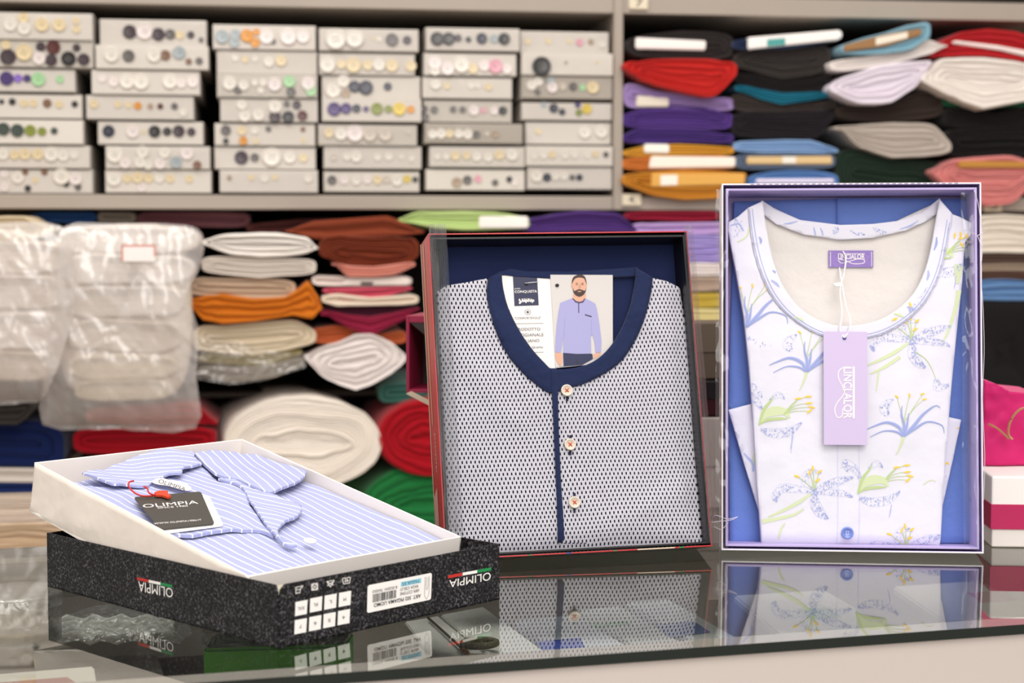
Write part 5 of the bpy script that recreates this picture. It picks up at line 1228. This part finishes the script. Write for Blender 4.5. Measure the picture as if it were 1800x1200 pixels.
def lily_blue(bm, x, y, k, rg, hfun, y0, mir=1):
    """slender lily with solid blue petals, seen from the side"""
    P = lambda pts: [(x + mir * a * k, y + b * k) for a, b in pts]
    dst(bm, P([(0, 0), (-4, 16), (-12, 38), (-22, 56)]), [10 * k, 6 * k, 2 * k], 3, rg, hfun, y0)
    for pts, w_ in (([(0, 0), (-14, -28), (-50, -42), (-90, -30), (-112, -20)], [9, 11, 6, 2]), ([(0, 0), (-22, -14), (-60, -16), (-100, 2)], [8, 7, 4, 2]), ([(0, 0), (2, -34), (-6, -66), (-4, -92)], [10, 10, 6, 2]),
                    ([(0, 0), (30, -30), (60, -66), (96, -92), (112, -86)], [10, 12, 9, 4, 2]), ([(0, 0), (36, -24), (74, -44), (116, -34), (124, -10)], [8, 9, 6, 4, 2]), ([(0, 0), (10, -30), (16, -70)], [8, 8, 2])):
        dst(bm, P(pts), [q * k for q in w_], 1, rg, hfun, y0); dst(bm, P(pts), [q * k * .35 for q in w_], 2, rg, hfun, y0, 6, .0006)
    P2 = P([(-46, -64), (-58, -88), (-30, -112)]); dots(bm, P2, 26 * k, 34, 2, rg, hfun, y0); outline(bm, P2, 28 * k, 6, rg, hfun, y0)
    for a, b, an in ((-20, -120, .6), (18, -124, 1.4), (58, -128, -.2), (64, -112, -.2)):
        q = P([(0, -40), (a * .5, -84), (a, b)]); dst(bm, q, [2.2, 1.6], 5, rg, hfun, y0); dst(bm, [(q[2][0] - 7 * cos(an), q[2][1] - 7 * sin(an)), q[2], (q[2][0] + 7 * cos(an), q[2][1] + 7 * sin(an))], [2, 6, 2], 4, rg, hfun, y0, 3, .0006)
def lily_dots(bm, x, y, k, rg, hfun, y0, mir=1):
    """open lily with dotted petals and a pale green stem"""
    P = lambda pts: [(x + mir * a * k, y + b * k) for a, b in pts]
    dst(bm, P([(-10, 6), (-50, 34), (-100, 60), (-140, 76)]), [6, 11, 9, 3], 3, rg, hfun, y0)
    for pts, wd, nn in (([(0, 0), (-50, -8), (-96, -10), (-118, 16), (-112, 30)], 26, 60), ([(0, -4), (44, -22), (80, -34), (118, -44)], 26, 60), ([(6, 4), (50, 2), (90, 6), (116, 16)], 20, 40), ([(0, 6), (2, 34), (20, 66), (42, 80)], 32, 72), ([(-6, -10), (-30, -34), (-10, -60), (20, -56)], 22, 20)):
        q = P(pts); dots(bm, q, wd * k, int(nn * k), 1, rg, hfun, y0); dots(bm, q, wd * .8 * k, int(nn * k * .5), 2, rg, hfun, y0, 1.2, 2.2); outline(bm, q, wd * k, 6, rg, hfun, y0)
    for a, b, an in ((-52, -46, .3), (-14, -58, -1.2), (-4, -70, 1.4), (16, -60, -.6), (10, -34, -.5)):
        q = P([(0, -2), (a * .5, b * .6), (a, b)]); dst(bm, q, [3, 2], 5, rg, hfun, y0); dst(bm, [(q[2][0] - 9 * cos(an), q[2][1] - 9 * sin(an)), q[2], (q[2][0] + 9 * cos(an), q[2][1] + 9 * sin(an))], [2, 7, 2], 4, rg, hfun, y0, 3, .0006)
def lily_side(bm, x, y, k, rg, hfun, y0, mir=1):
    """bell lily turned to the side: green throat, dotted lips, long stamens"""
    P = lambda pts: [(x + mir * a * k, y + b * k) for a, b in pts]
    dst(bm, P([(-50, 26), (-36, 0), (-8, -14), (24, -12), (40, 6)]), [4, 20, 30, 22, 4], 3, rg, hfun, y0)
    dst(bm, P([(-50, 24), (-24, 12), (10, 8), (34, 8)]), [2, 9, 9, 2], 5, rg, hfun, y0, 6, .0006)
    dst(bm, P([(-52, 28), (-38, -18), (-18, -44), (-10, -60)]), [5, 10, 6, 2], 5, rg, hfun, y0, 6, .0005)
    for pts, wd, nn in (([(-46, 40), (-8, 52), (40, 46), (76, 20)], 28, 70), ([(-44, -20), (-64, -50), (-92, -66), (-84, -40)], 24, 36), ([(-20, -48), (6, -64), (24, -52)], 16, 10)):
        q = P(pts); dots(bm, q, wd * k, int(nn * k), 1, rg, hfun, y0); dots(bm, q, wd * .8 * k, int(nn * k * .4), 2, rg, hfun, y0, 1.2, 2.2); outline(bm, q, wd * k, 6, rg, hfun, y0)
    for a, b, an in ((66, -52, -.1), (96, -58, -.05), (98, -38, -.1), (106, -26, .2), (100, -14, -.7)):
        q = P([(20, -4), (58, (b - 6) * .7), (a, b)]); dst(bm, q, [3, 1.6], 5, rg, hfun, y0); dst(bm, [(q[2][0] - 11 * cos(an), q[2][1] - 11 * sin(an)), q[2], (q[2][0] + 11 * cos(an), q[2][1] + 11 * sin(an))], [2, 6.5, 2], 4, rg, hfun, y0, 3, .0006)
    dst(bm, P([(50, 60), (46, 84), (42, 100)]), [2, 3, 1], 1, rg, hfun, y0)
a7 = (bodyF, hf7, YF)
lily_blue(main, 338, 606, 1.0, *a7)
lily_blue(main, 630, 800, 1.0, *a7)
lily_side(main, 248, 738, 1.0, *a7)
lily_side(main, 545, 945, 1.0, *a7)
lily_dots(main, 362, 966, 1.0, *a7)
lily_dots(main, 655, 512, 1.0, *a7)
lily_dots(main, 640, 1140, 1.0, *a7)
lily_blue(main, 158, 470, 1.0, *a7)
lily_side(main, 640, 1240, .9, *a7)
lily_side(main, 740, 255, 1.0, *a7)
dst(main, [(800, 330), (790, 400), (766, 480), (745, 520)], [20, 12, 8, 2], 3, *a7); dst(main, [(808, 250), (796, 290), (792, 340)], [22, 26, 10], 3, *a7)
dst(main, [(205, 1056), (260, 1046), (300, 1036), (330, 1018)], [14, 10, 8, 4], 3, *a7); dst(main, [(620, 560), (575, 590), (530, 612)], [10, 10, 3], 3, *a7)
dst(main, [(556, 606), (552, 640), (548, 668)], [6, 4, 1], 3, *a7); dst(main, [(255, 1110), (262, 1080), (275, 1060)], [4, 7, 3], 3, *a7)
dots(main, [(730, 625), (735, 650), (770, 645)], 26, 40, 1, *a7); outline(main, [(730, 625), (735, 650), (768, 645)], 26, 6, *a7)
dots(main, [(172, 640), (190, 665), (205, 680)], 22, 30, 1, *a7); dots(main, [(160, 500), (190, 520), (236, 524)], 16, 26, 1, *a7)
dst(main, [(665, 545), (700, 570), (722, 610), (732, 640)], [3, 2, 1], 5, *a7); dst(main, [(130, 215), (160, 195), (168, 150)], [3, 5, 3], 3, *a7)
dots(main, [(120, 150), (140, 170), (120, 200)], 26, 26, 1, *a7); dst(main, [(110, 165), (135, 160), (150, 182)], [3, 5, 2], 1, *a7)
dst(main, [(300, 770), (296, 800), (292, 850)], [1, 3, 1], 1, *a7); dst(main, [(690, 945), (712, 932), (730, 936)], [3, 3, 1], 3, *a7)
for x_, y_, an in ((785, 195, 1.7), (803, 192, 1.5), (820, 195, 1.2), (806, 222, .9)): dst(main, [(x_ - 9 * cos(an), y_ - 9 * sin(an)), (x_, y_), (x_ + 9 * cos(an), y_ + 9 * sin(an))], [2, 7, 2], 4, *a7, 3, .0006)
# placket edges
for xs in (432, 497): dst(main, [(xs + 4, 515), (xs, 800), (xs + 1, 1000), (xs - 1, 1124)], 1.6, 6, *a7, 12)
dst(main, [(440, 895), (462, 888), (492, 900), (497, 940)], 1.6, 6, *a7)
PR = [FLO, PBL, PBD, PLG, PYE, PG2, PPL]
link('top_body', main, PR, fs, recalc=False)
# neckband with blue double stitching
no = [(p.x, p.y) for p in smoothline([(x, y, 0) for x, y in oN], 4)]; nI = [(p.x, p.y) for p in smoothline([(x, y, 0) for x, y in iN], 4)]
hN = lambda a, b: hf7(a, b) + .0018
bandP = no + nI[::-1]
bmN = sheet(m2(RF, s7, bandP, YF), .004, hN, cmap(YF), .003, lip=.0005)
def inset(f):
    out_ = []
    for i in range(len(no)):
        j = int(i * (len(nI) - 1) / (len(no) - 1)); out_.append((no[i][0] * (1 - f) + nI[j][0] * f, no[i][1] * (1 - f) + nI[j][1] * f))
    return out_
nbr = (bandP, hN, YF)
for f_i in (.10, .28): dst(bmN, inset(f_i)[::3], 1.9, 2, *nbr, 3)
for c0_, c1__, mi in (((232, 330), (256, 350), 1), ((236, 300), (254, 320), 2), ((600, 430), (630, 440), 3), ((640, 410), (664, 420), 1), ((700, 330), (704, 300), 1), ((722, 240), (730, 200), 2), ((196, 200), (200, 220), 2), ((300, 440), (330, 452), 3)):
    dst(bmN, [c0_, ((c0_[0] + c1__[0]) / 2 + 3, (c0_[1] + c1__[1]) / 2), c1__], [3, 8, 3], mi, *nbr, 4)
dst(bmN, [(594, 452), (604, 447), (612, 443)], [2, 7, 2], 4, *nbr, 3, .0006); dst(bmN, [(645, 396), (650, 404), (652, 412)], [2, 7, 2], 4, *nbr, 3, .0006)
dots(bmN, [(640, 430), (670, 405), (700, 350)], 22, 40, 1, *nbr)
link('neckband', bmN, PR, fs, recalc=False)
# inside of the back: cream cloth, and the back band
ins = [(206, 96), (320, 150), (440, 170), (600, 156), (738, 92), (760, 250), (700, 400), (600, 480), (450, 520), (330, 480), (250, 400), (200, 250)]
yI = .034
link('back_inside', sheet(m2(RF, s7, ins, yI), .006, lambda a, b: .0014 * noise.noise(V((a * 25, b * 25, 8))), cmap(yI), .006), FIN, fs)
bb = [(203, 88), (250, 118), (320, 148), (440, 163), (540, 160), (620, 150), (690, 122), (741, 82), (746, 120), (700, 152), (640, 180), (540, 202), (440, 208), (330, 192), (250, 162), (206, 130)]
yB = .029
hB = lambda a, b: .0008 * noise.noise(V((a * 40, b * 40, 8)))
bmB = sheet(m2(RF, s7, bb, yB), .005, hB, cmap(yB), .004, lip=.0004); rB = (bb, hB, yB)
for pts in (((270, 160), (290, 158), (312, 152)), ((360, 170), (364, 185), (366, 198)), ((380, 172), (386, 184), (388, 196)), ((620, 176), (650, 166), (676, 150))): dst(bmB, pts, [2, 5, 2], 1, *rB)
dots(bmB, [(420, 190), (430, 178), (436, 175)], 18, 24, 1, *rB); dots(bmB, [(470, 180), (500, 190), (515, 192)], 10, 20, 2, *rB); dots(bmB, [(540, 172), (560, 184), (580, 186)], 12, 24, 1, *rB)
dst(bmB, [(215, 138), (260, 170), (340, 198), (440, 207), (560, 202), (640, 184), (700, 156), (742, 124)], 1.6, 2, *rB)
link('back_neckband', bmB, PR, fs, recalc=False)
# sleeve cuffs folded behind
for cu, seed in (([(104, 720), (172, 702), (190, 820), (215, 1040), (200, 1040), (150, 880)], 1), ([(750, 738), (805, 750), (780, 870), (750, 1004), (735, 1000)], 2)):
    bmC = sheet(m2(RF, s7, cu, .032), .005, hB, cmap(.032), .004, lip=.0004); rC = (cu, hB, .032)
    if seed == 1: dst(bmC, [(178, 905), (176, 880), (160, 862), (150, 850)], [6, 8, 4], 1, *rC); dst(bmC, [(188, 890), (178, 870), (180, 850)], [6, 5, 2], 3, *rC); dots(bmC, [(120, 760), (135, 790), (150, 840)], 16, 20, 6, *rC)
    else: dots(bmC, [(752, 880), (750, 920), (742, 960)], 20, 40, 1, *rC); dst(bmC, [(755, 885), (762, 880), (768, 884)], [2, 6, 2], 4, *rC); dst(bmC, [(791, 776), (796, 774), (800, 776)], [1, 4, 1], 4, *rC)
    link('sleeve', bmC, PR, fs, recalc=False)
# woven label
ylb = yI - .0022
def rq(pts, y): return [RF.on(*s7(*p), 1, y) for p in pts]
bm = bmesh.new(); prism(bm, rq(((405, 291), (540, 291), (540, 240), (405, 240)), ylb), V((0, .0008, 0))); wl = link('woven_label', bm, mat('label_violet', '#8f78bb', .6, bump=(200, .2)), fs)
bm = bmesh.new(); yq = ylb - .0002
put_text(bm, 'LINCIALOR', rq(((434, 266), (514, 266), (514, 251), (434, 251)), yq), (0, 0, 0), .012)
def pst(bm, pts, w_, y, mi=0, n=5):
    for qd in stroke2(pts, w_, n): put_poly(bm, rq([(p.x, p.y) for p in qd], y), (0, 0, 0), mi)
pst(bm, [(434, 268), (444, 278), (470, 272), (492, 266), (512, 268), (510, 278), (480, 280), (456, 270), (438, 266)], 1.8, yq)
pst(bm, [(434, 250), (470, 250), (514, 250)], 1.4, yq)
for xx in (411, 535): pst(bm, [(xx, 244), (xx, 266), (xx, 288)], 1.4, yq)
link('label_lettering', bm, MW, wl)
# button
q = RF.on(*s7(461, 1090), 1, YF)
yb_ = YF - hf7(q.x, q.z)
o = link('button', lathe([(.0004, -.0018), (.0040, -.0018), (.0047, -.0027), (.0060, -.0027), (.0065, -.0018), (.0062, 0), (.0004, 0)], 28, 'y'), mat('button_blue', '#6f86cc', .25, .6), fs, True); o.location = (q.x, yb_, q.z)
bm = bmesh.new()
for dx, dz in ((-.0012, .0012), (.0012, .0012), (-.0012, -.0012), (.0012, -.0012)): bmesh.ops.create_icosphere(bm, subdivisions=1, radius=.0006, matrix=Matrix.Translation((dx, -.0019, dz)))
link('thread', bm, MW, o)

# ---------------- lavender swing tag
lt = thing('swing_tag', 'lavender card swing tag with white lettering hanging at the floral neckline', 'tag', RF.m.copy())
YT = YF - .0085
bm = bmesh.new(); prism(bm, rq(((391, 825), (521, 826), (522, 488), (519, 485), (393, 484), (390, 487)), YT), V((0, .0012, 0))); tc_ = link('tag_card', bm, mat('tag_lavender', '#c9b9dc', .5, .3), lt)
bm = bmesh.new(); yq = YT - .0003
put_text(bm, 'LINCLALOR', rq(((450, 592), (450, 746), (476, 746), (476, 592)), yq), (0, 0, 0), .012)
# the lettering reads downwards: base line on the left
pst(bm, [(481, 590), (481, 668), (481, 746)], 6, yq)
pst(bm, [(474, 592), (452, 592), (436, 604), (436, 626), (448, 650), (450, 674), (430, 700), (424, 722), (432, 742), (446, 738), (448, 716)], 2.6, yq, 0, 6)
put_poly(bm, rq([(453 + 6 * cos(k * pi / 5), 504 + 6 * sin(k * pi / 5)) for k in range(10)], yq), (0, 0, 0), 1)
link('lettering', bm, [MW, mat('hole_blue', '#3c4f8c', .6)], tc_)
bm = bmesh.new()
tube(smoothline(rq([(448, 242)], yI - .004) + rq([(457, 262)], yI - .006) + rq([(452, 310), (440, 360), (446, 430), (440, 480)], YF - .006) + rq([(453, 503)], YT - .001), 5), .0008, 6, bm)
tube(smoothline(rq([(438, 292)], yI - .004) + rq([(444, 330)], YF - .004) + rq([(456, 400), (470, 450), (468, 480)], YF - .007) + rq([(453, 503)], YT - .001), 5), .0008, 6, bm)
link('white_cord', bm, mat('cord_white', '#f2eff2', .6), lt, True)
bm = bmesh.new(); prism(bm, rq(((418, 340), (446, 336), (448, 350), (424, 350)), YF - .004), V((0, -.003, 0))); bmesh.ops.recalc_face_normals(bm, faces=bm.faces); bmesh.ops.bevel(bm, geom=bm.edges[:], offset=.0006, segments=1, affect='EDGES')
link('cord_clip', bm, mat('clip_white', '#f0eeea', .3), lt)

# ================================================================ things behind and beside the standing boxes
BX = Frame(V((0, 0, ZT)), rot(0, 0, radians(6)))
def standbox(label, x0, x1, ytop, ybot, D0, depth, m_, m2_, name='stacked_box', extra=None, zbot=None):
    """closed box with a slightly larger lid, front seen between photo corners at distance D0"""
    P0 = V((0, D0, ZT)); Fm = Frame(P0, rot(0, 0, radians(6)))
    a = Fm.on(x0, ybot, 1, 0); b_ = Fm.on(x1, ytop, 1, 0); z0 = a.z if zbot is None else zbot
    t = thing(name, label, 'box', Fm.m @ Matrix.Translation((a.x, 0, z0))); W_, H_ = b_.x - a.x, b_.z - z0
    link('box_base', box_bm(.001, W_ - .001, .001, depth - .001, 0, H_ * .75, .0015), m_, t)
    link('lid', box_bm(0, W_, 0, depth, H_ * .45, H_, .002), m2_, t)
    return t, W_, H_
b1 = standbox('pale grey box standing behind the gap between the two standing boxes', 1120, 1300, 733, 897, 2.0, .06, mat('box_pale', '#b9afa8', .5), mat('box_pale_lid', '#b3a9a3', .5), zbot=.0005)
b2 = standbox('black box with dark red edge lying on the pale grey box', 1120, 1300, 668, 732, 2.0, .06, mat('box_maroon', '#3a1418', .4), mat('box_black', '#1e1a1b', .4))
b3 = standbox('taupe box with slanted top edge, highest in the gap between standing boxes', 1120, 1300, 566, 667, 2.0, .06, mat('box_taupe', '#5c5044', .6), mat('box_taupe_lid', '#64574a', .6))
# open crimson-edged box seen left of the red and black box
P0 = V((0, 1.93, ZT)); CFm = Frame(P0, rot(0, 0, radians(-8)))
a = CFm.on(714, 690, 1, 0); b_ = CFm.on(900, 556, 1, 0)
CRM = mat('box_crimson', '#8e1c3e', .4, .4); CGR = mat('box_grey_inside', '#4a4745', .6)
cbx = thing('open_box', 'open crimson-edged box with grey inside behind the left of the red box', 'box', CFm.m @ Matrix.Translation((a.x, 0, a.z)))
W_, H_ = b_.x - a.x, b_.z - a.z
for nm, q in (('side_wall', (0, .004, 0, .09, 0, H_)), ('bottom_wall', (.004, W_, 0, .09, 0, .004)), ('top_wall', (.004, W_, 0, .09, H_ - .008, H_)), ('side_wall', (W_ - .004, W_, 0, .09, .004, H_ - .004))): link(nm, box_bm(*q, .0006), CRM, cbx)
link('back_panel', box_bm(.004, W_ - .004, .084, .09, .004, H_ - .004), CGR, cbx)
bm = bmesh.new(); prism(bm, [V((.004, .002, H_ - .008)), V((.05, .002, H_ - .008)), V((.05, .05, H_ - .055))], V((0, .003, 0))); link('folded_flap', bm, mat('flap_grey', '#6e6b68', .6), cbx)
bm = bmesh.new(); prism(bm, [V((.0, -.002, -.001)), V((.10, -.002, -.050)), V((.10, -.002, -.046)), V((.006, -.002, .002))], V((0, .004, 0))); link('cream_edge', bm, mat('edge_cream', '#cdb9a4', .6), cbx)
z_sup = a.z
sb = thing('support_box', 'dark box on the counter carrying the open crimson-edged box', 'box', CFm.m @ Matrix.Translation((a.x + .105, 0, 0)))
link('box_base', box_bm(0, W_ - .11, .004, .086, .0005, z_sup * .8, .002), mat('box_dark', '#2a2525', .5), sb); link('lid', box_bm(-.001, W_ - .109, .003, .087, z_sup * .55, z_sup - .001, .002), mat('box_dark_lid', '#332c2c', .5), sb)

# ---------------- white box with a magenta stripe and the pink garment on it
WF = Frame(V((.44, 1.775, ZT)), rot(0, 0, radians(-4)))
a = WF.on(1733, 974, 1, 0); h_ = WF.on(1760, 837, 1, 0).z
wbx = thing('striped_box', 'white box with a magenta stripe right of the lavender box', 'box', WF.m @ Matrix.Translation((a.x + .006, 0, 0)))
WB = mat('box_white', '#e3dbd6', .5, .3)
link('box_base', box_bm(0, .24, .001, .34, .0005, h_ * .5, .0015), WB, wbx)
ld = link('lid', box_bm(-.001, .241, 0, .342, h_ * .28, h_, .002), mat('box_white_lid', '#efe9e6', .5, .3), wbx)
st0, st1 = WF.on(1760, 930, 1, 0).z, WF.on(1760, 886, 1, 0).z
link('stripe', box_bm(-.0016, .2416, -.0006, .3426, st0, st1, .0004), mat('stripe_magenta', '#b51a55', .4, .4), wbx)
PF = Frame(WF.m @ V((a.x + .006, .06, h_)), rot(0, 0, radians(-4)))
pk = thing('pink_garment', 'hot pink quilted garment with a brass zipper lying on the striped white box', 'garment', PF.m.copy())
pts = [(1730, 668), (1750, 674), (1775, 688), (1830, 694), (1840, 812), (1798, 800), (1775, 786), (1750, 778), (1730, 770)]
P = [PF.on(x, y, 1, .02) for x, y in pts]; z0 = 0
def hpk(a, b): return .018 + .010 * noise.noise(V((a * 22, b * 22, 3))) + .005 * abs(noise.noise(V((a * 55, b * 55, 3))))
pol = [(P[0].x, P[0].z), (P[1].x, P[1].z), (P[2].x, P[2].z), (P[3].x, P[3].z), (P[3].x, .001), (P[0].x, .001)]
link('fabric', sheet(pol, .004, hpk, lambda a, b, c: V((a, .04 - c, b)), .10), mat('hot_pink', '#c40f64', .6, .3, bump=(30, .2), sheen=.2), pk)
def zp(L): return [PF.on(x, y, 1, .008) for x, y in L]
bm = bmesh.new()
tube(smoothline(zp([(1812, 716), (1796, 718), (1783, 728), (1774, 745), (1772, 762), (1780, 772)]), 5), .0013, 6, bm); tube(smoothline(zp([(1738, 745), (1752, 752), (1764, 762), (1772, 770)]), 5), .0013, 6, bm)
link('zipper', bm, mat('zip_brass', '#c9a37c', .3, .5, metal=.7), pk, True)
bm = bmesh.new()
for L in ([(1812, 716), (1796, 718), (1783, 728), (1774, 745), (1772, 762)], [(1738, 745), (1752, 752), (1764, 762), (1772, 770)]):
    S_ = smoothline(zp(L), 5)
    for k, p in enumerate(S_): box_bm(p.x - .0012, p.x + .0012, p.y - .0024, p.y - .0008, p.z - .0007, p.z + .0007, 0, bm)
link('zip_teeth', bm, mat('zip_teeth', '#b98a62', .3, .5, metal=.8), pk)
